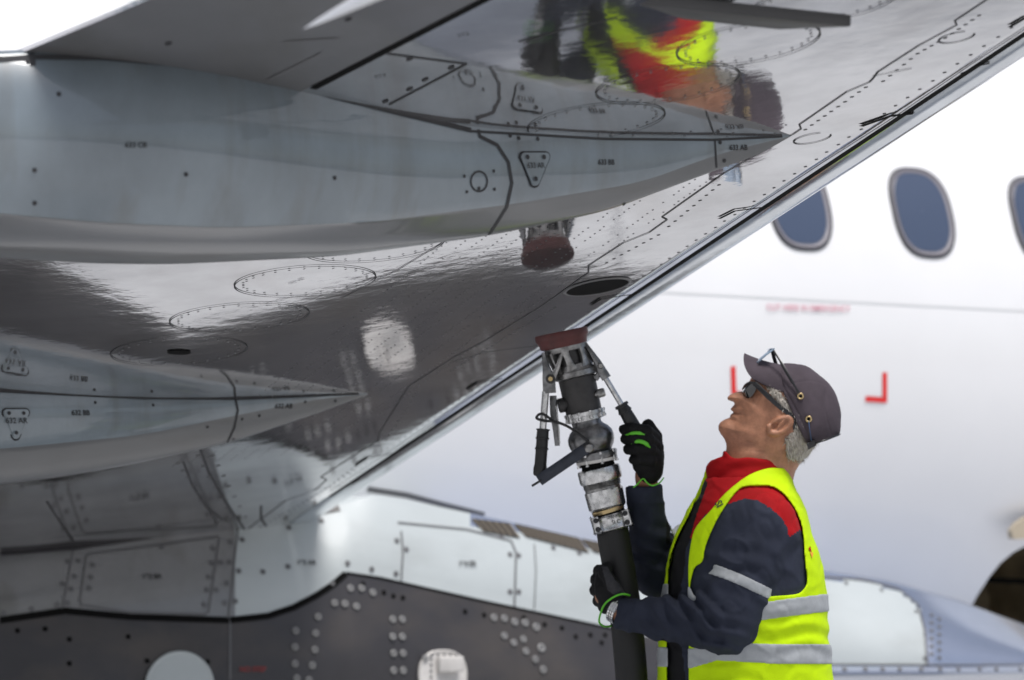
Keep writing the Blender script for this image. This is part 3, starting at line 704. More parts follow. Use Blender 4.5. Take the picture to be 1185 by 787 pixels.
def surfnet(Fd, D):
    """naive surface nets -> vertices in pixel space, quads"""
    nx, ny, nz = len(Fd.xs), len(Fd.ys), len(Fd.zs); D = np.broadcast_to(D, (nx, ny, nz))
    In = D < 0
    acc = np.zeros((nx - 1, ny - 1, nz - 1, 3), np.float32); cnt = np.zeros((nx - 1, ny - 1, nz - 1), np.float32)
    G = (Fd.xs, Fd.ys, Fd.zs)
    def sl_(o, n): return tuple(slice(o[k], o[k] + n[k]) for k in range(3))
    cs = (nx - 1, ny - 1, nz - 1)
    for axn in range(3):
        o2 = [k for k in range(3) if k != axn]
        for u in (0, 1):
            for v in (0, 1):
                o = [0, 0, 0]; o[o2[0]] = u; o[o2[1]] = v; o1 = list(o); o1[axn] = 1
                A = D[sl_(o, cs)]; B = D[sl_(o1, cs)]; m = (A < 0) != (B < 0); idx = np.nonzero(m)
                a = A[idx]; b = B[idx]; t = a / (a - b)
                co_ = []
                for k in range(3):
                    gk = G[k]; base = gk[idx[k] + o[k]]
                    if k == axn: base = base + (gk[idx[k] + 1] - gk[idx[k]]) * t
                    co_.append(base)
                acc[idx] += np.stack(co_, 1); cnt[idx] += 1
    idx = np.nonzero(cnt); V = acc[idx] / cnt[idx][:, None]
    ids = -np.ones(cs, np.int64); ids[idx] = np.arange(len(V))
    quads = []
    for axn in range(3):
        o2 = [k for k in range(3) if k != axn]
        a0 = [slice(None)] * 3; a1 = [slice(None)] * 3
        for k in o2: a0[k] = slice(1, -1); a1[k] = slice(1, -1)
        a0[axn] = slice(0, -1); a1[axn] = slice(1, None)
        A = In[tuple(a0)]; B = In[tuple(a1)]
        for flip, mask in ((False, A & ~B), (True, ~A & B)):
            ii = np.nonzero(mask); c = [ii[0].copy(), ii[1].copy(), ii[2].copy()]
            for k in o2: c[k] = c[k] + 1
            def cell(d1, d2):
                q = [c[0].copy(), c[1].copy(), c[2].copy()]; q[o2[0]] = q[o2[0]] - d1; q[o2[1]] = q[o2[1]] - d2; return ids[tuple(q)]
            q = np.stack([cell(1, 1), cell(0, 1), cell(0, 0), cell(1, 0)], 1)
            if (axn == 1) != flip: q = q[:, ::-1]
            quads.append(q)
    return V, np.concatenate(quads)
_R = np.array(RT); _U = np.array(UP); _Fw = np.array(FW); _C = np.array(CAM)
def toworld(V):
    d = 8.0 - V[:, 2:3] * PX
    return _C + d * (_Fw + (V[:, 0:1] - 592.5) / F * _R - (V[:, 1:2] - 393.5) / F * _U)
def smooth_mesh(V, Q_, it=2, lam=.5):
    V = V.astype(np.float64)
    e = np.concatenate([Q_[:, [0, 1]], Q_[:, [1, 2]], Q_[:, [2, 3]], Q_[:, [3, 0]]]); 
    for k in range(it):
        for l_ in (lam, -lam * .96):
            s = np.zeros_like(V); c = np.zeros(len(V)); np.add.at(s, e[:, 0], V[e[:, 1]]); np.add.at(c, e[:, 0], 1)
            V = V + l_ * (s / np.maximum(c, 1)[:, None] - V)
    return V
def sdf_obj(name, Fd, D, mats, parent, matfn=None, smooth=2):
    V, Qd = surfnet(Fd, D)
    if smooth: V = smooth_mesh(V, Qd, smooth)
    W = toworld(V) - np.array(root_loc(parent))
    me = bpy.data.meshes.new(name); me.from_pydata(W.tolist(), [], Qd.tolist())
    if not isinstance(mats, (list, tuple)): mats = [mats]
    for m in mats: me.materials.append(m)
    if matfn is not None:
        C_ = V[Qd].mean(1); me.polygons.foreach_set('material_index', matfn(C_).astype(np.int32))
    me.polygons.foreach_set('use_smooth', [True] * len(Qd)); me.update()
    o = bpy.data.objects.new(name, me); COL.objects.link(o); o.parent = parent
    # keep the winding outward
    bmx = bmesh.new(); bmx.from_mesh(me); bmesh.ops.recalc_face_normals(bmx, faces=bmx.faces); bmx.to_mesh(me); bmx.free()
    return o
def inpoly(C_, pts):
    x, y = C_[:, 0], C_[:, 1]; s = np.zeros(len(x), bool); n = len(pts)
    for i in range(n):
        (ax, ay), (bx_, by) = pts[i], pts[i - 1]
        c = ((ay > y) != (by > y)) & (x < (bx_ - ax) * (y - ay) / (by - ay + 1e-9) + ax); s ^= c
    return s
def fabric(name, col, var=.12, scale=9, bump=.35, bs=380, rough=.85, fold=.0, sheen=.2):
    m = mat(name, col, rough, 0, 0, var, scale, bump, bs, sheen=0, spec=.2, bdist=.0015); return m
M['skin'] = mat('skin', (.45, .215, .13), .5, 0, 0, .38, 34, .7, 260, bdist=.0012, spec=.4)
M['skin'].node_tree.nodes['Principled BSDF'].inputs['Subsurface Weight'].default_value = .12
M['skin'].node_tree.nodes['Principled BSDF'].inputs['Subsurface Radius'].default_value = (.012, .005, .003)
M['lip'] = mat('lip', (.32, .12, .09), .45)
M['navy'] = fabric('navy_cloth', (.026, .031, .050), .25, 12)
M['redcloth'] = fabric('red_cloth', (.34, .004, .007), .2, 14)
M['blackcloth'] = fabric('black_cloth', (.010, .010, .012), .3, 18)
M['hivis'] = fabric('hi_vis_cloth', (.52, .76, .0), .14, 7, .5, 300, .75)
_b = M['hivis'].node_tree.nodes['Principled BSDF']
M['reflect'] = fabric('reflective_tape', (.36, .38, .40), .18, 30, .3, 500, .5, sheen=0)
M['capcloth'] = fabric('cap_cloth', (.072, .058, .070), .25, 16, .4, 420)
M['hair'] = mat('grey_hair', (.42, .38, .33), .6, 0, 0, .55, 60, 1.0, 150, (1, 1, .35), bdist=.004)
M['glove'] = fabric('glove_knit', (.009, .009, .010), .3, 30, .5, 300, .75)
M['gloveg'] = fabric('glove_leather', (.045, .045, .05), .35, 60, .8, 240, .7)
M['lime'] = mat('glove_trim', (.10, .46, .02), .5)
M['lens'] = mat('dark_lens', (.006, .006, .007), .05, 0, 1)
M['frame'] = mat('dark_frame', (.010, .010, .012), .3)
M['clear'] = mat('clear_frame', (.40, .52, .66), .08, 0, 1); _c = M['clear'].node_tree.nodes['Principled BSDF']; _c.inputs['Transmission Weight'].default_value = .35
M['brass'] = mat('brass_eyelet', (.50, .38, .20), .35, .9)
M['steel'] = mat('watch_steel', (.62, .62, .63), .22, .95)
M['boot'] = mat('boot_leather', (.02, .018, .016), .5)

MAN = empty('person', T(855, 1259, 0)); MAN.location.z = 0
tag(MAN, 'worker in a grey cap and yellow reflective vest gazing up and gripping the fuel coupling', 'person')

# ---- head and body: one continuous figure
HEAD = spline([(874, 432), (867, 441), (863, 448), (860.5, 452), (853, 453.5), (846, 456), (842, 459.5), (842.5, 462.8), (848, 465), (850, 467.5), (847, 471), (845.2, 474), (848.5, 477.2), (845, 480), (844.5, 483), (838.5, 485.5), (833, 489.5), (831, 495), (833.5, 501.5), (838, 508), (840.5, 516), (839, 526), (836, 540), (835, 570), (870, 590), (910, 572), (921, 545), (931, 530), (941, 518), (958, 500), (962, 478), (955, 455), (940, 437), (918, 427), (893, 426)], 5)
fd = Field(ax_vals([(676, 820, 4), (820, 985, 1.0), (985, 1000, 5)]), ax_vals([(400, 415, 4), (415, 560, 1.0), (560, 740, 4), (740, 1270, 7)]), ax_vals([(-124, -44, 4), (-44, 46, 1.25), (46, 130, 4)]))
pd = poly2(fd, HEAD); dep = np.maximum(-pd, 0)
X2, Y2 = fd.xs[:, None, None], fd.ys[None, :, None]
# half width of the head, narrower at the face front and the neck
Wm = 24 + 14 * np.clip((X2 - 850) / 50, 0, 1) - 0 * Y2
neckm = np.clip((Y2 - 505) / 30, 0, 1) * np.clip((930 - X2) / 25, 0, 1); Wm = Wm * (1 - neckm) + 30 * neckm
tt = np.clip(dep / 34, 0, 1); prof = np.power(np.maximum(1 - (1 - tt) ** 2, 0), .60)
hw_ = Wm * prof
# face relief: eye socket, cheekbone, nose wing, mouth corner, jaw line
def gb(cx, cy, sx, sy, a=0):
    x, y = X2 - cx, Y2 - cy; ca, sa = math.cos(a), math.sin(a); u, v = x * ca + y * sa, -x * sa + y * ca
    return np.exp(-(u / sx) ** 2 - (v / sy) ** 2)
hw_ = hw_ + 2.2 * gb(870, 470, 9, 7, .6) - 3.4 * gb(870, 455, 7, 5, .5) + 2.6 * gb(850, 462, 3.2, 3.6) - 1.3 * gb(857, 469, 2.0, 7.5, -.5) - 2.2 * gb(853, 478.5, 6, 1.1, .25) + 1.2 * gb(851, 475.5, 4, 1.8) + 1.4 * gb(850, 482.5, 4, 2.0) - 1.0 * gb(848, 486.5, 5, 2.0, .3) + 1.4 * gb(866, 500, 16, 5, .35) - 1.8 * gb(868, 517, 18, 5, .2) - 1.8 * gb(888, 468, 10, 8) - 1.2 * gb(905, 512, 6, 9) + 1.6 * gb(880, 536, 4, 20, .35)
for (cx, cy, a, l_) in ((860, 480, 1.25, 7), (873, 466, 1.0, 9), (877, 468, 1.1, 10), (881, 471, 1.15, 9), (879, 523, .1, 14), (868, 512, .2, 10)): hw_ = hw_ - .5 * gb(cx, cy, l_, .9, a)
hw_ = np.where(dep > 0, np.maximum(hw_, 0), 0)
D = np.maximum(pd, (np.abs(fd.Z) - hw_) * .72).astype(np.float32)
# ears on both sides
for sg in (1, -1):
    e1 = ell(fd, (903, 492.5, 38.5 * sg), (18.5, 10.5, 6.5), -.52)
    e1 = smax(e1, -ell(fd, (902, 492.5, 46.5 * sg), (14.5, 7.2, 7.0), -.52), 1.2)
    e1 = smax(e1, -ell(fd, (896, 493.5, 43 * sg), (5, 3.6, 6.0), -.52), 1.2)
    e1 = smin(e1, ell(fd, (905, 489, 41 * sg), (9, 1.8, 2.6), -.85), 1.6)
    e1 = smin(e1, ell(fd, (889.5, 494, 41 * sg), (3.2, 3.6, 3), 0), 1.6)
    D = smin(D, e1, 1.4)
tor = None
def torso(Fd, infl=0.0, noise=True):
    ys = np.array([536, 548, 560, 575, 590, 605, 620, 640, 660, 690, 715, 740, 765, 787, 830, 880, 930, 1000], np.float32)
    xl = np.array([822, 818, 814, 808, 800, 793, 786, 779, 775, 770, 768, 767, 766, 766, 768, 772, 776, 782], np.float32)
    xr = np.array([906, 910, 914, 922, 928, 932, 936, 943, 948, 953, 954, 955, 956, 960, 963, 964, 962, 955], np.float32)
    bz = np.array([33, 42, 56, 72, 84, 90, 93, 95, 95, 93, 90, 87, 85, 84, 84, 86, 86, 82], np.float32)
    y = Fd.ys; l_ = np.interp(y, ys, xl)[None, :, None]; r_ = np.interp(y, ys, xr)[None, :, None]; b = np.interp(y, ys, bz)[None, :, None]
    cx = (l_ + r_) / 2; a = (r_ - l_) / 2
    k = (np.abs((Fd.X - cx) / a) ** 2.3 + np.abs(Fd.Z / b) ** 2.3) ** (1 / 2.3)
    d = (k - 1) * np.minimum(a, b) * .98
    return d.astype(np.float32) - infl
def torso_clip(Fd, y0, y1, infl=0.0, k=6.0): return smax(torso(Fd, infl), np.maximum(y0 - Fd.Y, Fd.Y - y1), k)
body = smax(torso(fd, -9), np.maximum(556 - fd.Y, fd.Y - 900), 14)
D = smin(D, body, 7)
for a, b, ra, rb in (((882, 605, 66), (842, 722, 78), 28, 22), ((842, 722, 78), (722, 711, 38), 22, 12), ((722, 711, 38), (700, 690, 24), 12, 12),
                     ((860, 600, -70), (757, 665, -60), 27, 20), ((757, 665, -60), (748, 552, -12), 20, 12), ((748, 552, -12), (748, 530, 0), 12, 12),
                     ((850, 870, 42), (842, 1060, 46), 40, 25), ((842, 1060, 46), (856, 1235, 50), 25, 14), ((856, 1240, 50), (815, 1248, 56), 14, 10),
                     ((866, 870, -42), (872, 1060, -44), 40, 25), ((872, 1060, -44), (884, 1235, -44), 25, 14), ((884, 1240, -44), (845, 1248, -48), 14, 10)):
    D = smin(D, cap(fd, a, b, ra, rb), 5)
def bodymat(C_):
    r = np.zeros(len(C_), int)
    return r
sdf_obj('body', fd, D, [M['skin']], MAN, bodymat, 1)

# ---- hair: shell over the back of the head, temple and nape
fh = Field(ax_vals([(880, 950, 1.0)]), ax_vals([(440, 545, 1.0)]), ax_vals([(-48, 48, 1.25)]))
ph = poly2(fh, HEAD); dph = np.maximum(-(ph - 1.6), 0); X3, Y3 = fh.xs[:, None, None], fh.ys[None, :, None]
Wh = (24 + 14 * np.clip((X3 - 850) / 50, 0, 1)) ; nm = np.clip((Y3 - 505) / 30, 0, 1) * np.clip((930 - X3) / 25, 0, 1); Wh = Wh * (1 - nm) + 30 * nm
hh_ = Wh * np.power(np.maximum(1 - (1 - np.clip(dph / 34, 0, 1)) ** 2, 0), .60) + 1.5
hz = vnoise(fh.X * .35, fh.Y * .7, fh.Z * .2) * 1.1 + vnoise(fh.X * .9, fh.Y * 1.3, fh.Z * .3) * .6
dh = np.maximum(ph - 1.6, (np.abs(fh.Z) - hh_) * .75) + hz * .8
hpoly = poly2(fh, [(884, 443), (897, 446), (925, 480), (945, 510), (937, 530), (922, 534), (913, 531), (909, 520), (908, 508), (917, 500), (921, 488), (915, 479), (905, 474), (900, 466), (893, 458)])
dh = smax(dh, hpoly + hz * 1.8, 1.5)
sdf_obj('hair', fh, dh, M['hair'], MAN, None, 1)

# fine strands over the hair shell
hv = [v_ for v_ in bpy.data.objects['hair'].data.vertices]
st = MB(); rg = random.Random(5)
for k in range(5200):
    v_ = rg.choice(hv); n = v_.normal; p = v_.co + MAN.location
    if n.length < .5: continue
    fl = (RT * (.25 + rg.uniform(-.25, .25)) - UP * 1.0 + Vector((0, rg.uniform(-.2, .2), 0))); fl = (fl - n * fl.dot(n)).normalized(); sd_ = n.cross(fl).normalized()
    L_ = rg.uniform(.008, .017); w_ = .00045; mid = p + fl * L_ * .5 + n * rg.uniform(.0012, .003); e_ = p + fl * L_ + n * rg.uniform(.0, .0045) + sd_ * rg.uniform(-.002, .002)
    p = p - n * .001
    st.add([p - sd_ * w_, p + sd_ * w_, mid + sd_ * w_, mid - sd_ * w_, e_], [(0, 1, 2, 3), (3, 2, 4)], 0 if rg.random() < .6 else 1)
so_ = st.build('hair_strands', [mat('hair_pale', (.48, .45, .41), .5), mat('hair_grey', (.24, .22, .195), .5)], bpy.data.objects['hair']); so_['kind'] = 'stuff'

# ---- cap
fc = Field(ax_vals([(880, 984, 1.0)]), ax_vals([(408, 530, 1.0)]), ax_vals([(-52, 52, 1.3)]))
CR = spline([(903, 421.5), (914, 420.5), (931, 423), (945, 431), (961, 446), (970.5, 465), (973.5, 485), (970, 505), (950, 528), (915, 530), (890, 505), (880, 460), (888, 432)], 5)
pc = poly2(fc, CR); hc = 43 * np.power(np.maximum(1 - (1 - np.clip(-pc / 42, 0, 1)) ** 2, 0), .55)
hc = hc - .7 * np.exp(-((fc.xs[:, None, None] - (905 + (fc.ys[None, :, None] - 421) * .40 + 20)) / .9) ** 2) * 0
X4, Y4 = fc.xs[:, None, None], fc.ys[None, :, None]
def crease(pts, w_, a_):
    d = np.full((len(fc.xs), len(fc.ys)), 1e9, np.float32)
    for (x0, y0), (x1, y1) in zip(pts, pts[1:]):
        ex, ey = x1 - x0, y1 - y0; t = np.clip(((X4[:, :, 0] - x0) * ex + (Y4[:, :, 0] - y0) * ey) / (ex * ex + ey * ey), 0, 1)
        d = np.minimum(d, (X4[:, :, 0] - x0 - t * ex) ** 2 + (Y4[:, :, 0] - y0 - t * ey) ** 2)
    return a_ * np.exp(-d[:, :, None] / (w_ * w_))
hc = hc - crease(spline([(899, 426), (906, 446), (917, 466), (929, 490), (938, 512)], 4, False), 1.0, 1.0) - crease(spline([(912, 446), (925, 442), (942, 441), (957, 446)], 4, False), .9, .8) - crease(spline([(957, 446), (954, 465), (957, 485), (962, 503)], 4, False), .9, .8)
hc = hc + crease(spline([(893, 440), (903, 456), (916, 480), (929, 507)], 4, False), 3.0, .7)
dc_ = np.maximum(pc, (np.abs(fc.Z) - hc) * .75)
dc_ = dc_ + .6 * vnoise(fc.X * .09, fc.Y * .09, fc.Z * .07)
cutp = poly2(fc, [(905, 451), (893, 430), (893, 400), (990, 400), (990, 498), (971, 502.5), (944, 512.5), (934, 515), (929.5, 506), (924, 494.5), (914, 471)])
dc_ = smax(dc_, cutp, .8)
dc_ = smax(dc_, -ell(fc, (915, 488, 0), (30, 40, 36), .0), 1.0)
CAP = sdf_obj('cap', fc, dc_, M['capcloth'], MAN, None, 1)
# visor
def qb(p0, p1, p2, t): return tuple((1 - t) ** 2 * a + 2 * t * (1 - t) * b + t * t * c for a, b, c in zip(p0, p1, p2))
vis = MB(); rows = []
for i in range(41):
    u = -1 + 2 * i / 40; au = abs(u); sg = 1 if u >= 0 else -1
    bs_ = (903 + 3 * au ** 2, 421.5 + 31 * au ** 1.7, 40 * sg * math.sin(au * math.pi / 2) ** .9)
    fr = (861.5 + 1.5 * au - 2.0 * math.sin(au * math.pi) + 9 * au ** 4, 408.5 + 30 * au ** 1.35, 33 * sg * au ** .85 * (1 - .10 * au))
    mid = ((bs_[0] + fr[0]) / 2 - 1, (bs_[1] + fr[1]) / 2 + 3.0 - 1.5 * au, (bs_[2] + fr[2]) / 2 * 1.06)
    rows.append([qb(bs_, mid, fr, k / 14) for k in range(15)])
off = 1.2
grid(vis, [[T(*p) for p in r] for r in rows]); b0 = len(vis.v)
grid(vis, [[T(p[0] + .6, p[1] + off * 1.3, p[2]) for p in r] for r in rows], 0, False, True)
ni = len(rows); nj = 15
for i in range(ni - 1): a = i * nj + nj - 1; b = (i + 1) * nj + nj - 1; vis.f.append((a, b, b0 + b, b0 + a)); vis.m.append(0)
for j_ in range(nj - 1):
    for i in (0, ni - 1): a = i * nj + j_; vis.f.append((a, a + 1, b0 + a + 1, b0 + a)); vis.m.append(0)
vo = vis.build('visor', M['capcloth'], CAP)
for (x, y) in ((926.3, 458.5), (935.8, 485)):
    mb = MB(); z = 43.2 if y < 470 else 43.0
    lathe(mb, T(x, y, z - 2), T(x, y, z + 2.0), [(0, 3.9 * PX), (3.6 * PX, 3.9 * PX), (4.0 * PX, 3.3 * PX), (4.0 * PX, 2.2 * PX), (3.2 * PX, 2.0 * PX)], 24, 0, False)
    mb.build('eyelet', M['brass'], CAP)
    mb = MB(); lathe(mb, T(x, y, z - 2), T(x, y, z + 1.1), [(0, 2.2 * PX), (3.1 * PX, 2.2 * PX)], 20); mb.build('eyelet_hole', M['black'], CAP)
mb = MB(); tube(mb, [T(935.8, 487, 45), T(937, 498, 45.5), T(939, 510, 44)], .5 * PX, 6); mb.build('cord', mat('blue_cord', (.03, .07, .16), .7), CAP)
mb = MB(); box(mb, T(939, 514.5, 40), (T(943.5, 512, 40) - T(939, 514.5, 40)), (T(940, 518, 40) - T(939, 514.5, 40)), (T(939, 514.5, 44) - T(939, 514.5, 40)), 0, .001)
tube(mb, [T(943, 513, 42), T(956, 509, 38), T(970, 503.5, 22), T(972, 502.5, 0)], 1.1 * PX, 8); mb.build('strap_buckle', M['frame'], CAP)

# ---- sunglasses on the face
def sweep(mb, pts, hy, hz, m=0, tilt=0.0):
    """flat bar through pixel-space points, hy across in the picture plane, hz in depth (pixels)"""
    rows = []
    for i, p in enumerate(pts):
        a = np.array(pts[max(0, i - 1)]); c = np.array(pts[min(len(pts) - 1, i + 1)]); t = c - a; t = t / np.linalg.norm(t)
        v = np.array([-t[1], t[0], 0.0]); nv = np.linalg.norm(v); v = v / nv if nv > 1e-3 else np.array([0, 1.0, 0]); w_ = np.cross(t, v)
        hy_ = hy[i] if isinstance(hy, (list, tuple)) else hy
        row = []
        for k in range(8):
            q = 2 * math.pi * (k + .5) / 8; row.append(T(*(np.array(p) + v * hy_ * max(-.9, min(.9, 1.3 * math.cos(q))) + w_ * hz * max(-.9, min(.9, 1.3 * math.sin(q))))))
        rows.append(row)
    b = len(mb.v); grid(mb, rows, m, True)
    mb.f.append(tuple(b + k for k in range(8))); mb.m.append(m); e = b + 8 * (len(rows) - 1); mb.f.append(tuple(e + k for k in range(8))); mb.m.append(m)
mb = MB()
for sg in (1, -1):
    sweep(mb, spline([(873, 443.5, 31 * sg), (882, 452, 36 * sg), (893, 463, 38.5 * sg), (903, 471.5, 39 * sg), (913, 479, 40 * sg), (918, 487, 40 * sg), (920, 497, 38 * sg)], 3, False), [3.2] * 6 + [2.8] * 10 + [2.3] * 3, 1.1)
sweep(mb, spline([(873, 443, 31), (867, 443, 27), (862.5, 446, 17), (860.5, 449.5, 7), (860, 450.5, 0), (860.5, 449.5, -7), (862.5, 446, -17), (867, 443, -27), (873, 443, -31)], 3, False), 1.6, 1.2)
SG = mb.build('sunglasses', M['frame'], MAN, autosharp=50)
for sg in (1, -1):
    lp = spline([(873.5, 443.5, 31), (875, 449, 30), (872, 456, 26.5), (866, 461, 20), (860.5, 459.5, 12), (858.8, 454, 7), (860.5, 448.5, 7), (863, 445.5, 15), (867.5, 443, 25)], 4)
    c_ = np.mean(np.array(lp), 0); c_[0] -= 1.8; c_[2] += 1.0; mb = MB(); rows = []
    for k_, o_ in ((1.0, 0), (.75, -.8), (.4, -1.5), (.02, -1.7)): rows.append([T(c_[0] + (p[0] - c_[0]) * k_ + o_, c_[1] + (p[1] - c_[1]) * k_, sg * (c_[2] + (p[2] - c_[2]) * k_)) for p in lp])
    grid(mb, rows, 0, True); mb.build('lens', M['lens'], SG)
# ---- clear safety spectacles pushed up on the cap
mb = MB()
for sg in (1,):
    sweep(mb, spline([(895.5, 406, 24), (903, 418, 33), (912, 434, 40.5), (921, 449, 44.2), (926, 458, 43.5)], 4, False), [1.4] * 5 + [2.0] * 6 + [1.4] * 6, 1.0)
SP = mb.build('safety_spectacles', M['frame'], MAN, autosharp=50); SP['label'] = 'clear spectacles pushed up on the cap'
mb = MB(); sweep(mb, spline([(893.5, 405, -20), (896, 415, -26), (899, 424, -32)], 4, False), 2.4, 1.0); mb.build('spectacle_arm', M['frame'], SP)
mb = MB()
sweep(mb, spline([(895.5, 404, 25), (891, 404.5, 14), (890, 406, 0), (889, 405, -14), (893.5, 404.5, -22)], 4, False), 1.4, 1.1)
sweep(mb, spline([(895.5, 404, 25), (886, 411, 23), (878, 418, 17), (876, 419, 9), (886, 411, 3), (890, 406, 1)], 4, False), 1.3, .9)
sweep(mb, spline([(893, 405, -21), (885, 411, -21), (877, 418, -16), (876, 419, -9), (884, 412, -4)], 4, False), 1.3, .9)
mb.build('spectacle_frame', M['clear'], SP)
for s0, s1 in ((24, 3), (-2, -21)):
    mb = MB(); rows = [[T(x0 + (x1 - x0) * t, y0 + (y1 - y0) * t, s0 + (s1 - s0) * (.08 + .84 * u)) for u in [k / 8 for k in range(9)]] for (x0, y0, x1, y1) in [(895, 405, 878, 418)] for t in [k / 6 for k in range(7)]]
    grid(mb, rows); mb.build('spectacle_lens', M['clear'], SP)

# ---- jacket
ARMN = [((882, 612, 60), (841, 716, 80), 43, 40), ((838, 722, 80), (722, 711, 38), 37, 18.5)]
ARMF = [((862, 598, -70), (760, 664, -62), 38, 27), ((757, 664, -60), (744, 566, -14), 26, 21)]
fj = Field(ax_vals([(700, 985, 2.0)]), ax_vals([(540, 800, 2.0), (800, 900, 5)]), ax_vals([(-124, 128, 2.4)]))
TO = torso_clip(fj, 552, 885, 0, 6)
yk = fj.Y
def folds(Fd, arm=False):
    n1 = vnoise(Fd.X * .045 + Fd.Y * .02, Fd.Y * .05, Fd.Z * .03) * 2.2
    n2 = vnoise(Fd.X * .11 - Fd.Y * .05, Fd.Y * .09 + Fd.X * .04, Fd.Z * .05 + 9) * 1.1
    r1 = vnoise(Fd.X * .030 + Fd.Y * .018 + 3, Fd.Y * .036 - Fd.X * .02, Fd.Z * .02 + 5); r2 = vnoise(Fd.X * .05 - Fd.Y * .03 + 7, Fd.Y * .035 + Fd.X * .03, Fd.Z * .025 + 2)
    return n1 + n2 * .6 - 2.2 * np.exp(-(r1 / .14) ** 2) + 1.4 * np.exp(-(r2 / .16) ** 2)
FO = folds(fj)
def wrinkle(Fd, c, ang, per, amp, rx, ry, bend=0.0):
    ca, sa = math.cos(ang), math.sin(ang); u = (Fd.X - c[0]) * ca + (Fd.Y - c[1]) * sa; v = -(Fd.X - c[0]) * sa + (Fd.Y - c[1]) * ca
    return amp * np.sin(2 * math.pi * (v + bend * u * u + .35 * per * np.sin(u * .06)) / per) * np.exp(-(u / rx) ** 2 - (v / ry) ** 2)
def arms(Fd, L, k=10):
    d = None
    for a, b, ra, rb in L:
        c = cap(Fd, a, b, ra, rb); d = c if d is None else smin(d, c, k)
    return d
AN = arms(fj, ARMN); AF = arms(fj, ARMF)
AN = smax(AN, -( (fj.X - 714) * .93 + (fj.Y - 706) * .25), 1.5)             # cuff cut
AF = smax(AF, 562 - fj.Y + (fj.X - 744) * -.04, 1.5)
AN = AN + FO * .8 + wrinkle(fj, (800, 708), 1.15, 17, 4.2, 34, 28) + wrinkle(fj, (830, 735), .55, 19, 3.0, 42, 28, .003) + wrinkle(fj, (760, 718), 1.3, 20, 2.8, 24, 26) + wrinkle(fj, (850, 655), .5, 26, 2.2, 60, 34) - 1.6 * np.exp(-((fj.X - 733 - (fj.Y - 710) * -.25) / 1.8) ** 2) * (fj.X < 745)
AF = AF + FO * .6 + wrinkle(fj, (748, 640), .7, 20, 3.0, 30, 34) + wrinkle(fj, (750, 600), 2.5, 24, 1.2, 26, 26) - 1.2 * np.exp(-((fj.Y - 582) / 1.6) ** 2)
TJ = TO + FO * .6
J = smin(smin(TJ, AN, 5), AF, 7)
YOKE = [(905, 530), (930, 560), (945, 640), (926, 613), (913, 622), (911, 610), (904, 599), (893, 589), (877, 579), (862, 577), (843, 583), (815, 596), (806, 612), (800, 624), (796, 618), (805, 592), (817, 562), (812, 530)]
FRONTBLK = [(817, 556), (819, 560), (806, 596), (799, 622), (795, 660), (790, 720), (797, 760), (798, 900), (766, 900), (766, 700), (768, 660), (770, 640), (772, 600), (790, 560)]
_A0 = np.array(ARMN[0][0][:2]); _ad = np.array([-.351, .936])
def jmat(C_):
    r = np.zeros(len(C_), int)
    yk_ = inpoly(C_, YOKE) & ((C_[:, 2] > -40) | (C_[:, 0] > 812)); r[yk_] = 1
    fb_ = inpoly(C_, FRONTBLK) & (C_[:, 2] > -30) & (C_[:, 2] < 62); r[fb_] = 3
    return r
JK = sdf_obj('jacket', fj, J, [M['navy'], M['redcloth'], M['reflect'], M['blackcloth']], MAN, jmat, 2)
# sleeve tape bands
tb = (fj.X - _A0[0]) * _ad[0] + (fj.Y - _A0[1]) * _ad[1]
B1 = smax(AN - 1.4, np.abs(tb - 66 - .0012 * (fj.X - 840) ** 2 * 0 + 2.5 * np.sin((fj.X - 800) * .04)) - 6.5, .8); B1 = np.maximum(B1, -(fj.Z - 20))
B1 = np.maximum(B1, TO * 0 + (-(TO + 2)))
rb1 = sdf_obj('reflective_band', fj, B1, M['reflect'], MAN, None, 1)
B2 = smax(smax(AF - 1.4, np.abs((fj.X - 783) * .86 - (fj.Y - 612) * .45) - 7.0, .8), 776 - fj.X, .8)
sdf_obj('reflective_band', fj, B2, M['reflect'], MAN, None, 1)
# ---- standing red collar
fk = Field(ax_vals([(792, 925, 1.4)]), ax_vals([(515, 605, 1.4)]), ax_vals([(-60, 60, 1.8)]))
COLP = spline([(839, 523), (836, 528), (822, 533.5), (818, 540), (818, 556), (812, 575), (806, 598), (850, 600), (900, 575), (910, 552), (911, 540), (906, 535), (885, 532), (866, 530), (850, 530)], 4)
pk = poly2(fk, COLP)
tk = (fk.X - 818) / 92
hwk = 37 + 8 * np.clip((fk.Y - 540) / 40, 0, 1)
outer = np.sqrt(((fk.X - 865) / 48) ** 2 + (fk.Z / hwk) ** 2) - 1
Dk = smax(outer * 38, pk - 0, 3) + 1.5 * vnoise(fk.X * .06, fk.Y * .12, fk.Z * .05) + .8 * np.sin((fk.Y + .25 * fk.X) * .35) * np.exp(-((fk.X - 840) / 22) ** 2) 
inner = (np.sqrt(((fk.X - 872) / 37) ** 2 + (fk.Z / 31) ** 2) - 1) * 30
Dk = smax(Dk, -np.maximum(inner, fk.Y - 545), 1.5)
COLR = sdf_obj('collar', fk, Dk, M['redcloth'], MAN, None, 2)

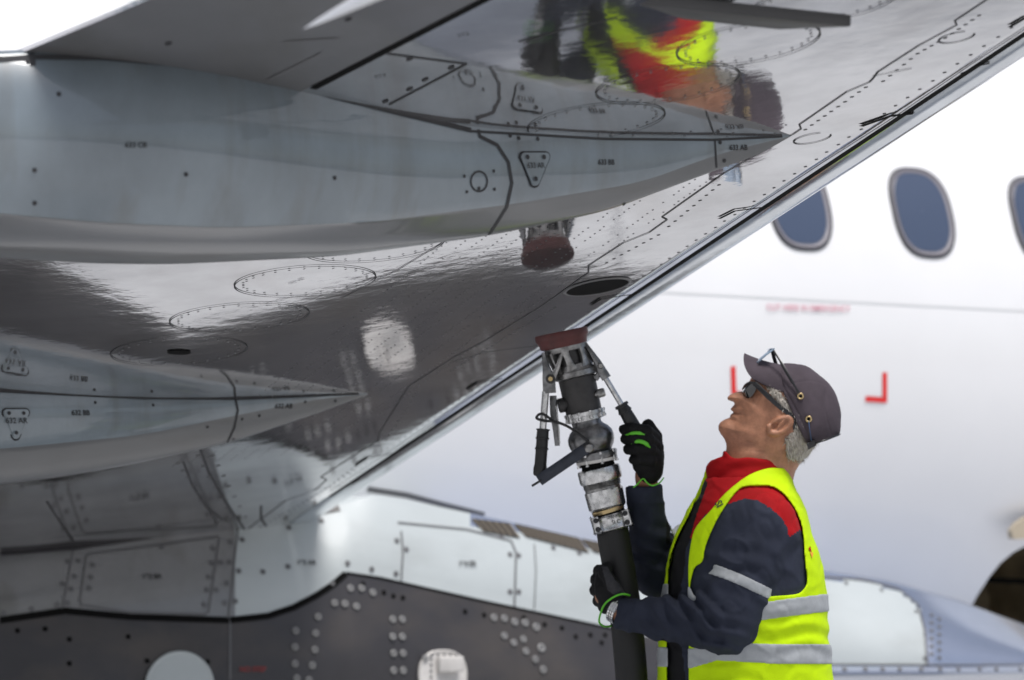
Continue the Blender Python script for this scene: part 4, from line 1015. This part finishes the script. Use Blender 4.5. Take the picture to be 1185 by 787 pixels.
# ---- vest
fv = Field(ax_vals([(752, 972, 1.7)]), ax_vals([(532, 800, 1.7), (800, 890, 5)]), ax_vals([(-108, 110, 2.2)]))
FOv = folds(fv) * .55
HOLEN = spline([(896, 564), (876, 562.5), (857, 565), (840, 585), (826, 609), (816, 634), (813, 650), (803, 659), (802, 690), (850, 694), (886, 690.5), (919, 688), (929, 683), (934, 672), (931.5, 650), (930, 626), (926.5, 604), (914, 580)], 3)
OPEN = spline([(913, 533), (904, 541.5), (890, 541.5), (866, 550), (840, 570), (823, 590), (806, 609), (800, 626), (796.5, 655), (797, 700), (797, 787), (797, 900), (772, 900), (772, 787), (772, 700), (775, 650), (785, 620), (797, 597), (804, 578), (800, 566), (784, 560), (770, 520), (835, 510), (905, 510)], 3)
VB = torso_clip(fv, 537, 878, 4.6, 4) + FOv * .62 + wrinkle(fv, (915, 730), .15, 22, 1.8, 60, 28) + wrinkle(fv, (840, 778), .3, 20, 1.4, 40, 20)
VB = smax(VB, -np.maximum(poly2(fv, HOLEN), -fv.Z), 1.2)
VB = smax(VB, -np.maximum(poly2(fv, [(x + 6, y) for x, y in HOLEN]), fv.Z + 45), 1.2)
VB = smax(VB, -np.maximum(poly2(fv, OPEN), -(fv.Z + 15)), 1.2)
VB = np.maximum(VB, -(torso(fv, -5.0) ))
VEST = sdf_obj('vest', fv, VB, M['hivis'], MAN, None, 2)
def cyl(pts, X): return np.interp(X, [p[0] for p in pts], [p[1] for p in pts])
for pts, hh2 in (([(790, 686), (810, 696), (840, 708), (880, 708), (905, 704), (952, 698), (970, 697)], 10.5), ([(760, 760), (800, 762), (830, 753), (860, 755), (900, 757), (957, 757), (970, 757)], 11.5)):
    cy_ = cyl(pts, fv.xs)[:, None, None]
    Bv = smax(VB - 1.0, np.abs(fv.Y - cy_) - hh2, .6)
    sdf_obj('reflective_band', fv, Bv, M['reflect'], VEST, None, 1)

# ---- trousers and boots
ft = Field(ax_vals([(770, 975, 5)]), ax_vals([(840, 1262, 6)]), ax_vals([(-110, 110, 5)]))
Dt = smax(torso(ft, 0), np.maximum(845 - ft.Y, ft.Y - 930), 10)
for a, b, ra, rb in (((852, 890, 40), (842, 1060, 46), 45, 32), ((842, 1060, 46), (856, 1215, 50), 32, 26), ((866, 890, -40), (872, 1060, -44), 45, 32), ((872, 1060, -44), (884, 1215, -44), 32, 26)): Dt = smin(Dt, cap(ft, a, b, ra, rb), 12)
Dt = smax(Dt, ft.Y - 1228, 2) + 2 * vnoise(ft.X * .05, ft.Y * .04, ft.Z * .05)
sdf_obj('trousers', ft, Dt, M['navy'], MAN, None, 1)
for (x, z) in ((856, 50), (884, -44)):
    fb2 = Field(ax_vals([(x - 85, x + 40, 3)]), ax_vals([(1195, 1262, 3)]), ax_vals([(z - 35, z + 35, 3)]))
    Db = smin(cap(fb2, (x, 1200, z), (x + 2, 1240, z), 22, 20), smin(cap(fb2, (x + 4, 1243, z), (x - 48, 1246, z + 6), 18, 17), ell(fb2, (x - 52, 1243, z + 6), (22, 17, 20)), 6), 8)
    Db = smax(Db, fb2.Y - 1258.5, 1.5); sdf_obj('boot', fb2, Db, M['boot'], MAN, None, 1)

# ---- gloves
def hand(name, box_, prims, k=2.2, mats=None, mf=None):
    f_ = Field(*[ax_vals([(a, b, 1.0)]) for a, b in box_]); d = None
    for chain, rads, kk in prims:
        for i in range(len(chain) - 1):
            c = cap(f_, chain[i], chain[i + 1], rads[i], rads[i + 1]); d = c if d is None else smin(d, c, kk)
    d = d + .35 * vnoise(f_.X * .3, f_.Y * .3, f_.Z * .3)
    return sdf_obj(name, f_, d, mats or M['glove'], MAN, mf, 1)
# upper hand around the handle grip (fingers come round the front from the right)
RP = [([(752, 545, -4), (750, 530, 0), (748, 515, 2)], [15, 17, 14], 5), ([(757, 540, -2), (756, 512, -2)], [10, 10], 4), ([(742, 538, 2), (738, 518, 2)], [10, 9], 4),
      ([(757, 507, 0), (748, 499, 15), (733, 496, 18), (722, 497, 6)], [8.2, 7.6, 7.0, 6.2], 1.3),
      ([(760, 518, 0), (750, 509, 17), (735, 507, 20), (724, 508, 8)], [8.4, 7.8, 7.2, 6.4], 1.3),
      ([(760, 529, 0), (752, 520, 17), (738, 519, 20), (727, 520, 9)], [8.2, 7.6, 7.0, 6.2], 1.3),
      ([(759, 540, -1), (753, 532, 15), (742, 531, 18), (733, 532, 9)], [7.6, 7.0, 6.4, 5.6], 1.3),
      ([(760, 528, -6), (758, 505, -12), (750, 492, -10)], [9, 8, 7.2], 1.6)]
GR = hand('glove', ((704, 778), (478, 572), (-34, 36)), RP)
mb = MB()
tube(mb, [T(*p) for p in spline([(724, 504, 14), (731, 501.5, 24), (741, 501.5, 24.5), (750, 506, 20)], 4, False)], [1.3 * PX] * 4 + [2.1 * PX] * 5 + [1.3 * PX] * 4, 8)
mb.build('glove_trim', M['lime'], GR); mb = MB()
tube(mb, [T(*p) for p in spline([(731, 513, 20), (738, 510.5, 26), (747, 513, 26), (754, 520, 22), (760, 523, 12)], 4, False)], [1.3 * PX] * 3 + [2.4 * PX] * 7 + [1.3 * PX] * 7, 8)
mb.build('glove_trim', M['lime'], GR); mb = MB()
tube(mb, [T(*p) for p in spline([(733, 564, 14), (738, 560, 17), (744, 554, 17), (749, 559, 16), (755, 562, 14), (763, 559, 9), (768, 553, 0)], 4, False)], .9 * PX, 8)
mb.build('glove_trim', M['lime'], GR)
# lower hand around the hose
LP_ = [([(706, 694, 30), (703, 682, 28), (700, 672, 26)], [14, 14.5, 12], 5), ([(712, 700, 34), (702, 700, 20)], [11, 11], 5),
       ([(699, 665, 24), (694, 661, 8), (698, 661, -12), (712, 664, -20)], [8.4, 7.8, 7.2, 6.4], 1.2),
       ([(697, 675, 22), (691, 671, 5), (694, 671, -14), (710, 674, -23)], [8.6, 8.0, 7.4, 6.6], 1.2),
       ([(697, 686, 22), (690, 683, 4), (694, 683, -15), (710, 686, -23)], [8.4, 7.8, 7.2, 6.4], 1.2),
       ([(700, 697, 20), (693, 695, 4), (697, 695, -13), (710, 697, -21)], [7.6, 7.2, 6.6, 5.8], 1.2),
       ([(716, 690, 36), (708, 676, 40), (700, 663, 36), (704, 656, 30)], [8.6, 8.4, 7.4, 6.2], 2)]
GL = hand('glove', ((674, 736), (644, 724), (-38, 56)), LP_, mats=[M['glove'], M['gloveg']], mf=lambda C_: (inpoly(C_, [(696, 655), (703, 656), (712, 672), (724, 680), (730, 690), (712, 689), (703, 683), (700, 670)]) & (C_[:, 2] > 25)).astype(int))
mb = MB(); tube(mb, [T(*p) for p in spline([(729, 689, 42), (720, 687.5, 48), (710, 691, 47), (700, 699, 42), (695, 710, 34), (693.5, 720, 22), (700, 725, 12), (708, 724, 4)], 4, False)], 1.2 * PX, 8)
mb.build('glove_trim', M['lime'], GL)
mb = MB(); box(mb, T(694.5, 683, 27), (T(697, 683, 27) - T(694.5, 683, 27)), (T(694.5, 685.5, 27) - T(694.5, 683, 27)), (T(694.5, 683, 29) - T(694.5, 683, 27))); mb.build('glove_tag', mat('tag_blue', (.10, .45, .62), .5), GL)
# ---- wristwatch
mb = MB(); wa0 = Vector((722, 711, 38)); wa1 = Vector((700, 699, 26)); axw = (wa1 - wa0).normalized(); u = axw.cross(Vector((0, 0, 1))).normalized(); v = axw.cross(u)
cw = wa0 + axw * 9.5
for k in range(26):
    q = 2 * math.pi * k / 26
    for o_, wdt in ((-3.0, 1.7), (0, 1.1), (3.0, 1.7)):
        r = 14.6; c_ = cw + (u * math.cos(q) + v * math.sin(q)) * r + axw * o_; tn = (-u * math.sin(q) + v * math.cos(q)); nn = (u * math.cos(q) + v * math.sin(q))
        W_ = lambda d: T(*(c_ + d)) - T(*c_)
        box(mb, T(*c_), W_(tn * 1.55), W_(axw * wdt * .8), W_(nn * .9), 0, .0005)
WT = mb.build('wristwatch', M['steel'], MAN, autosharp=30)
mb = MB(); q = 1.9; c_ = cw + (u * math.cos(q) + v * math.sin(q)) * 15.3; nn = (u * math.cos(q) + v * math.sin(q))
# lettering and emblem on the vest
v_bvh = BVHTree.FromPolygons([VEST.matrix_world @ v_.co + MAN.location for v_ in VEST.data.vertices], [tuple(p.vertices) for p in VEST.data.polygons]); atv = caster(v_bvh, .002)
lettering('SI', atv, 832, 584, 9, VEST, M['ink'], rad(-55), bold=.02)
for (x, y, mm, s_) in ((936.5, 635, 'redcloth', 1), (938.5, 642, 'brass', -1)):
    h = atv(x, y)
    if h:
        mb = MB(); n = h[1]; xx = (RT - n * RT.dot(n)).normalized(); yy = n.cross(xx); s2 = 4 * PX
        mb.add([h[0] - xx * s2 + yy * (-s_) * s2 * .6, h[0] + xx * s2 * 1.1 + yy * (-s_) * s2 * .9, h[0] + xx * s2 * .3 + yy * s_ * s2], [(0, 1, 2)]); mb.build('emblem', M['redcloth'] if s_ == 1 else mat('emblem_orange', (.85, .35, .03), .6), VEST)

# ------------------------------------------------------------------ fuel hose with its coupling
HOSE = empty('fuel_hose', T(730, 900, 0)); HOSE.location.z = 0
tag(HOSE, 'thick black fuel hose topped by a metal coupling, raised below the wing by the worker', 'fuel hose')
M['cast'] = mat('cast_aluminium', (.36, .355, .35), .25, .92, 0, .6, 45, .6, 120, rvar=.2, bdist=.0008)
M['castd'] = mat('dark_casting', (.24, .24, .245), .28, .88, 0, .6, 40, .5, 120, bdist=.0008)
M['bright'] = mat('machined_ring', (.64, .64, .64), .18, .97, 0, .45, 60, .3, 200, rvar=.15, bdist=.0005)
M['anod'] = mat('black_valve_body', (.040, .038, .038), .42, .2, 0, .3, 35, .4, 150, rvar=.15, bdist=.0006)
M['maroon'] = mat('maroon_rubber', (.085, .014, .013), .55, 0, 0, .35, 40, .5, 90, bdist=.0012)
M['grip'] = mat('grip_rubber', (.010, .010, .011), .5, 0, 0, .2, 60, .3, 200)
M['hose'] = mat('hose_rubber', (.0045, .0045, .005), .6, 0, 0, .3, 30, .5, 160, (1, 1, 3), bdist=.0008)
M['lever'] = mat('lever_steel', (.035, .04, .055), .38, .5, 0, .3, 40)
def lp(p0, p1, prof, mm, name, seg=48, caps=True, sharp=35):
    a = T(*p0); b = T(*p1); L_ = (b - a).length
    mb = MB(); lathe(mb, a, b, [(t * L_, r * PX) for t, r in prof], seg, 0, caps); return mb.build(name, M[mm], HOSE, autosharp=sharp)
lp((649, 383.5, 0), (655.5, 415, 0), [(0, 28), (.01, 30.5), (.06, 31.2), (.22, 31), (.30, 29.4), (.42, 28), (.52, 27.6), (.56, 26.6), (.58, 24)], 'maroon', 'collar')
# open cage: top hoop, bottom hoop and six struts around a dark core
lp((655, 400, 0), (666, 436, 0), [(0, 17), (1, 17)], 'anod', 'cage_core')
lp((654, 399, 0), (656, 407, 0), [(0, 24), (0.1, 25.5), (.9, 25), (1, 22)], 'cast', 'hoop')
lp((663.5, 421, 0), (667.5, 437, 0), [(0, 18), (.05, 21), (.35, 22.5), (.55, 25.5), (.9, 25.8), (1, 22)], 'cast', 'hoop')
ca = Vector((654.5, 403, 0)); cb = Vector((664.5, 428, 0)); axc = (cb - ca).normalized(); uc = axc.cross(Vector((0, 0, 1))).normalized(); vc = axc.cross(uc)
mb = MB()
for k in range(7):
    q = 2 * math.pi * (k + .15) / 7; rows = []
    for i in range(9):
        t = i / 8; c0 = ca.lerp(cb, t); r = 23.5 - 2.5 * t; wd = 3.4 + 4.2 * (abs(t - .42) / .58) ** 2.4; th = 2.2
        rn = uc * math.cos(q) + vc * math.sin(q); tn = -uc * math.sin(q) + vc * math.cos(q)
        rows.append([T(*(c0 + rn * (r + th * a) + tn * wd * b)) for a, b in ((1, -.7), (1.2, 0), (1, .7), (.6, 1), (-1, 1), (-1, -1), (.6, -1))])
    grid(mb, rows, 0, True)
mb.build('cage', M['cast'], HOSE, autosharp=40)
lp((667, 436, 0), (676, 478, 0), [(0, 20.5), (.03, 21.6), (.5, 21.3), (.97, 21), (1, 19)], 'anod', 'valve_body')
lp((676, 476, 0), (678.5, 487, 0), [(0, 20), (.05, 23), (.45, 23), (.5, 21), (.95, 21), (1, 18)], 'bright', 'flange')
mb = MB(); fa, fb_ = Vector((676.5, 478, 0)), Vector((678.5, 487, 0)); axf = (fb_ - fa).normalized(); uf = axf.cross(Vector((0, 0, 1))).normalized(); vf = axf.cross(uf)
for k in range(10):
    q = 2 * math.pi * k / 10; rn = uf * math.cos(q) + vf * math.sin(q); c0 = fa + rn * 21.8
    lathe(mb, T(*(c0 - axf * 2)), T(*(c0 + axf * 9)), [(0, 1.5 * PX), (.0005, 2.4 * PX), (3 * PX, 2.4 * PX), (3.2 * PX, 1.7 * PX), (7 * PX, 1.7 * PX), (7.2 * PX, 2.4 * PX), (9.5 * PX, 2.4 * PX), (10 * PX, 1.6 * PX)], 6); mb.build('bolt', M['bright'], HOSE, autosharp=30); mb = MB()
lp((678, 486, 0), (690, 530, 0), [(0, 17.5), (.12, 17), (.18, 19), (.26, 23), (.38, 26.4), (.5, 27.2), (.62, 26.5), (.74, 24), (.84, 20.5), (.9, 19.5), (1, 19)], 'castd', 'elbow', 64, sharp=80)
lp((688.5, 523, 0), (690.5, 532, 0), [(0, 19), (.05, 24.5), (.55, 25), (.95, 24), (1, 20)], 'castd', 'flange')
lp((690.3, 531, 0), (691, 535, 0), [(0, 23.5), (.1, 24.2), (.9, 24.2), (1, 22)], 'plate', 'gasket')
lp((690.8, 534.5, 0), (693, 543, 0), [(0, 20.5), (.3, 19), (1, 20)], 'black', 'groove')
mb = MB()
for k in range(8):
    q = 2 * math.pi * (k + .3) / 8; rn = uf * math.cos(q) + vf * math.sin(q); c0 = Vector((689.5, 526, 0)) + rn * 23.3
    lathe(mb, T(*(c0 - axf * 2)), T(*(c0 + axf * 15)), [(0, 1.6 * PX), (.0005, 2.4 * PX), (3 * PX, 2.4 * PX), (3.1 * PX, 1.3 * PX), (12 * PX, 1.3 * PX), (12.2 * PX, 2.1 * PX), (14 * PX, 2 * PX)], 6); mb.build('bolt', M['bright'], HOSE, autosharp=30); mb = MB()
lp((692.2, 541, 0), (696.3, 558, 0), [(0, 22), (.04, 24.6), (.2, 25.2), (.8, 25), (.92, 24.2), (1, 22)], 'bright', 'swivel_ring')
lp((695.8, 557, 0), (698.4, 568, 0), [(0, 22), (.1, 22.6), (.15, 21.6), (.25, 22.6), (.3, 21.6), (.4, 22.4), (.45, 21.4), (.55, 22.2), (.6, 21), (1, 21.2)], 'cast', 'thread')
mb = MB(); a = Vector((698, 566, 0)); b = Vector((703.5, 589, 0)); axh = (b - a).normalized(); uh = axh.cross(Vector((0, 0, 1))).normalized(); vh = axh.cross(uh); rows = []
for t, r in ((0, 20.5), (.06, 22.6), (.9, 21.9), (1, 19.5)):
    row = []
    for k in range(8):
        q = 2 * math.pi * (k + .12) / 8
        for dq in (-.035, .035): row.append(T(*(a.lerp(b, t) + (uh * math.cos(q + dq) + vh * math.sin(q + dq)) * r)))
    rows.append(row)
grid(mb, rows, 0, True); mb.build('hex_nut', M['bright'], HOSE, autosharp=25)
lp((703, 588, 0), (704.5, 593, 0), [(0, 17), (.1, 19.2), (.9, 19.2), (1, 17)], 'brass', 'brass_ring')
lp((704.2, 591, 0), (705.2, 595, 0), [(0, 18), (1, 19)], 'black', 'groove')
# hose clamp: two halves with lugs and screws
lp((705.2, 594, 0), (710.3, 613, 0), [(0, 19), (.02, 22.8), (.1, 24.2), (.16, 23.4), (.84, 23.4), (.9, 24.2), (.97, 23), (1, 19)], 'bright', 'hose_clamp')
ca, cb = Vector((705.2, 594, 0)), Vector((710.3, 613, 0)); axk = (cb - ca).normalized(); uk = axk.cross(Vector((0, 0, 1))).normalized(); vk = axk.cross(uk)
for qd in (-.86, .0):
    pass
for sgn, xq in ((-1, 20.5), (1, 20.5)):
    mb = MB(); c0 = ca.lerp(cb, .5) + Vector((sgn * 17.5, -sgn * 4.3, 14 if sgn < 0 else 13))
    W_ = lambda d: T(*(c0 + d)) - T(*c0)
    box(mb, T(*c0), W_(Vector((4.0, -1.0, 0))), W_(axk * 9.5), W_(Vector((0, 0, 6))), 0, .006); L_ = mb.build('clamp_lug', M['bright'], HOSE, autosharp=40)
    mb = MB()
    for t in (-5.2, 5.2):
        c1 = c0 + axk * t + Vector((.6 * -sgn, 0, 5.2)); lathe(mb, T(*c1), T(*(c1 + Vector((0, 0, 2.2)))), [(0, 3.0 * PX), (1.6 * PX, 3.0 * PX), (1.9 * PX, 2.4 * PX)], 16)
    mb.build('clamp_screw', M['ink'], L_)
clamp_bvh = None
mbx = MB(); lathe(mbx, T(705.2, 594, 0), T(710.3, 613, 0), [(0, 23.6 * PX), (20 * PX, 23.6 * PX)], 48); atc = caster(BVHTree.FromPolygons(mbx.v, mbx.f), .001)
lettering('SPANNER', atc, 712, 598, 3.6, HOSE, M['ink'], rad(12)); lettering('SI C', atc, 713, 604, 4.6, HOSE, M['ink'], rad(12)); lettering('- - -', atc, 714, 609, 3, HOSE, M['ink'], rad(12))
# the hose itself, running down to the apron and away
hp3 = [T(707, 604, 0), T(713, 640, 0), T(719, 675, 0), T(724, 710, 0), T(729, 760, 0), T(732, 810, 0), T(733, 900, 0), T(728, 1000, 2), T(712, 1100, 5), T(676, 1190, 10)]
q0 = T(640, 1235, 12); q0.z = .045; hp3 += [q0, q0 + Vector((-.6, .02, 0)), q0 + Vector((-1.6, -.25, 0)), q0 + Vector((-3.2, -.3, 0))]; hp3[-5].z = max(hp3[-5].z, .12)
hp3[-2] = Vector((-.75, hp3[-2].y, -.55)); hp3[-3] = Vector((-.42, hp3[-3].y, .045)); hp3[-1] = Vector((-1.0, hp3[-1].y, GZ + .045)); hp3.append(Vector((-2.6, 7.6, GZ + .045)))
tube_pts = [Vector(p) for p in spline([tuple(p) for p in hp3], 6, False)]
mb = MB(); tube(mb, tube_pts, 18.8 * PX, 36); mb.build('hose', M['hose'], HOSE)
# right handle: bracket, pivot, rod, grip
def bar(pts, hy, hz, mm, name, parent=HOSE): mb = MB(); sweep(mb, pts, hy, hz); return mb.build(name, M[mm], parent, autosharp=40)
def rod(p0, p1, r, mm, name, parent=HOSE, prof=None):
    a, b = T(*p0), T(*p1); L_ = (b - a).length; mb = MB(); lathe(mb, a, b, [(t * L_, q * PX) for t, q in (prof or [(0, r), (1, r)])], 20); return mb.build(name, M[mm], parent, autosharp=40)
HR = bar([(676.5, 397, 6), (684, 408, 8), (691, 419, 8), (697, 430, 8), (702, 438, 8)], [2.6, 3.6, 5.0, 6.0, 6.4], 4.2, 'castd', 'handle')
bar([(688, 420, 4), (696, 428, 4), (690, 437, 4), (684, 434, 2)], 4.5, 6, 'castd', 'pivot_lug', HR)
rod((695, 423.5, 8), (695, 423.5, 16), 3.6, 'cast', 'pivot_bolt', HR, [(0, 3.6), (.8, 3.6), (1, 2.4)])
rod((698, 433, 8), (725, 478, 8), 3.3, 'bright', 'rod', HR)
rod((718.5, 467.5, 8), (741, 507, 6), 8, 'grip', 'grip', HR, [(0, 4), (.01, 8.2), (.07, 8.4), (.08, 6.6), (.14, 7.0), (.2, 8.3), (.23, 8.3), (.24, 7.3), (.5, 8), (1, 8)])
# left handle
HL = bar([(629, 408, 14), (632, 424, 14), (635, 437, 14), (636, 455, 14)], [2.6, 4.5, 8.2, 8.4], 5, 'castd', 'handle')
bar([(651, 408, 18), (645, 426, 18), (639, 437, 18)], [2.6, 3.0, 4.5], 3.0, 'cast', 'handle_brace', HL)
rod((637, 438.5, 18), (637, 438.5, 25), 5.5, 'anod', 'pivot_bolt', HL, [(0, 5.5), (.7, 5.5), (.72, 4.2), (1, 4)])
rod((637, 438.5, 25), (637, 438.5, 26.5), 2.6, 'brass', 'pivot_cap', HL)
rod((631.5, 453, 14), (628, 500, 14), 4.0, 'bright', 'rod', HL)
rod((628.5, 496, 14), (624.5, 551, 14), 7, 'grip', 'grip', HL, [(0, 4.5), (.01, 8), (.035, 8), (.04, 6.9), (.18, 7.1), (.19, 7.9), (.22, 7.9), (.23, 6.9), (.40, 7.0), (.41, 7.8), (.44, 7.8), (.45, 6.9), (.75, 7.0), (.85, 8.0), (.97, 7.6), (1, 6)])
bar([(680, 518, 30), (655, 535, 28), (624, 556, 20)], 7.4, 3.0, 'lever', 'lever'); rod((682, 519, 26), (682, 519, 34), 5.2, 'cast', 'lever_bolt', HOSE, [(0, 5.2), (.85, 5.2), (1, 4)])
rod((682, 519, 0), (682, 519, 27), 4, 'castd', 'lever_shaft')
bar([(640, 458, 4), (641, 478, 6), (644, 500, 8), (645, 516, 8)], [4.5, 5, 4.2, 3.2], 2.2, 'castd', 'lock_lever'); bar([(643.5, 470, 9), (646.5, 495, 10.5), (647.5, 513, 10.5)], .9, 1, 'bright', 'lever_edge')
rod((646, 470, 6), (668, 465, 4), 8.5, 'anod', 'side_boss', HOSE, [(0, 7), (.04, 8.5), (.3, 8.5), (.32, 6.8), (1, 6.8)])
rod((684, 458, 10), (700, 453.5, 12), 4, 'cast', 'side_screw', HOSE, [(0, 3), (.5, 3), (.52, 5.2), (.9, 5.2), (1, 4)])
rod((626, 556, 24), (615.5, 562.5, 24), 1.4, 'ink', 'cord_end')
mb = MB(); tube(mb, [T(*p) for p in spline([(623, 480, 20), (621, 484, 22), (630, 487, 22), (642, 488, 22), (656, 493, 24), (668, 501, 28), (677, 508, 30), (680, 511, 30), (675, 517, 32)], 5, False)], 1.6 * PX, 8)
tube(mb, [T(*p) for p in spline([(623, 480, 20), (628, 479, 22), (636, 484, 20), (640, 488, 18)], 5, False)], 1.6 * PX, 8); mb.build('tether_cord', M['grip'], HOSE)
bar([(628, 408, 4), (631, 425, 4), (633, 436, 6)], 1.4, 2, 'anod', 'handle_strut', HL)
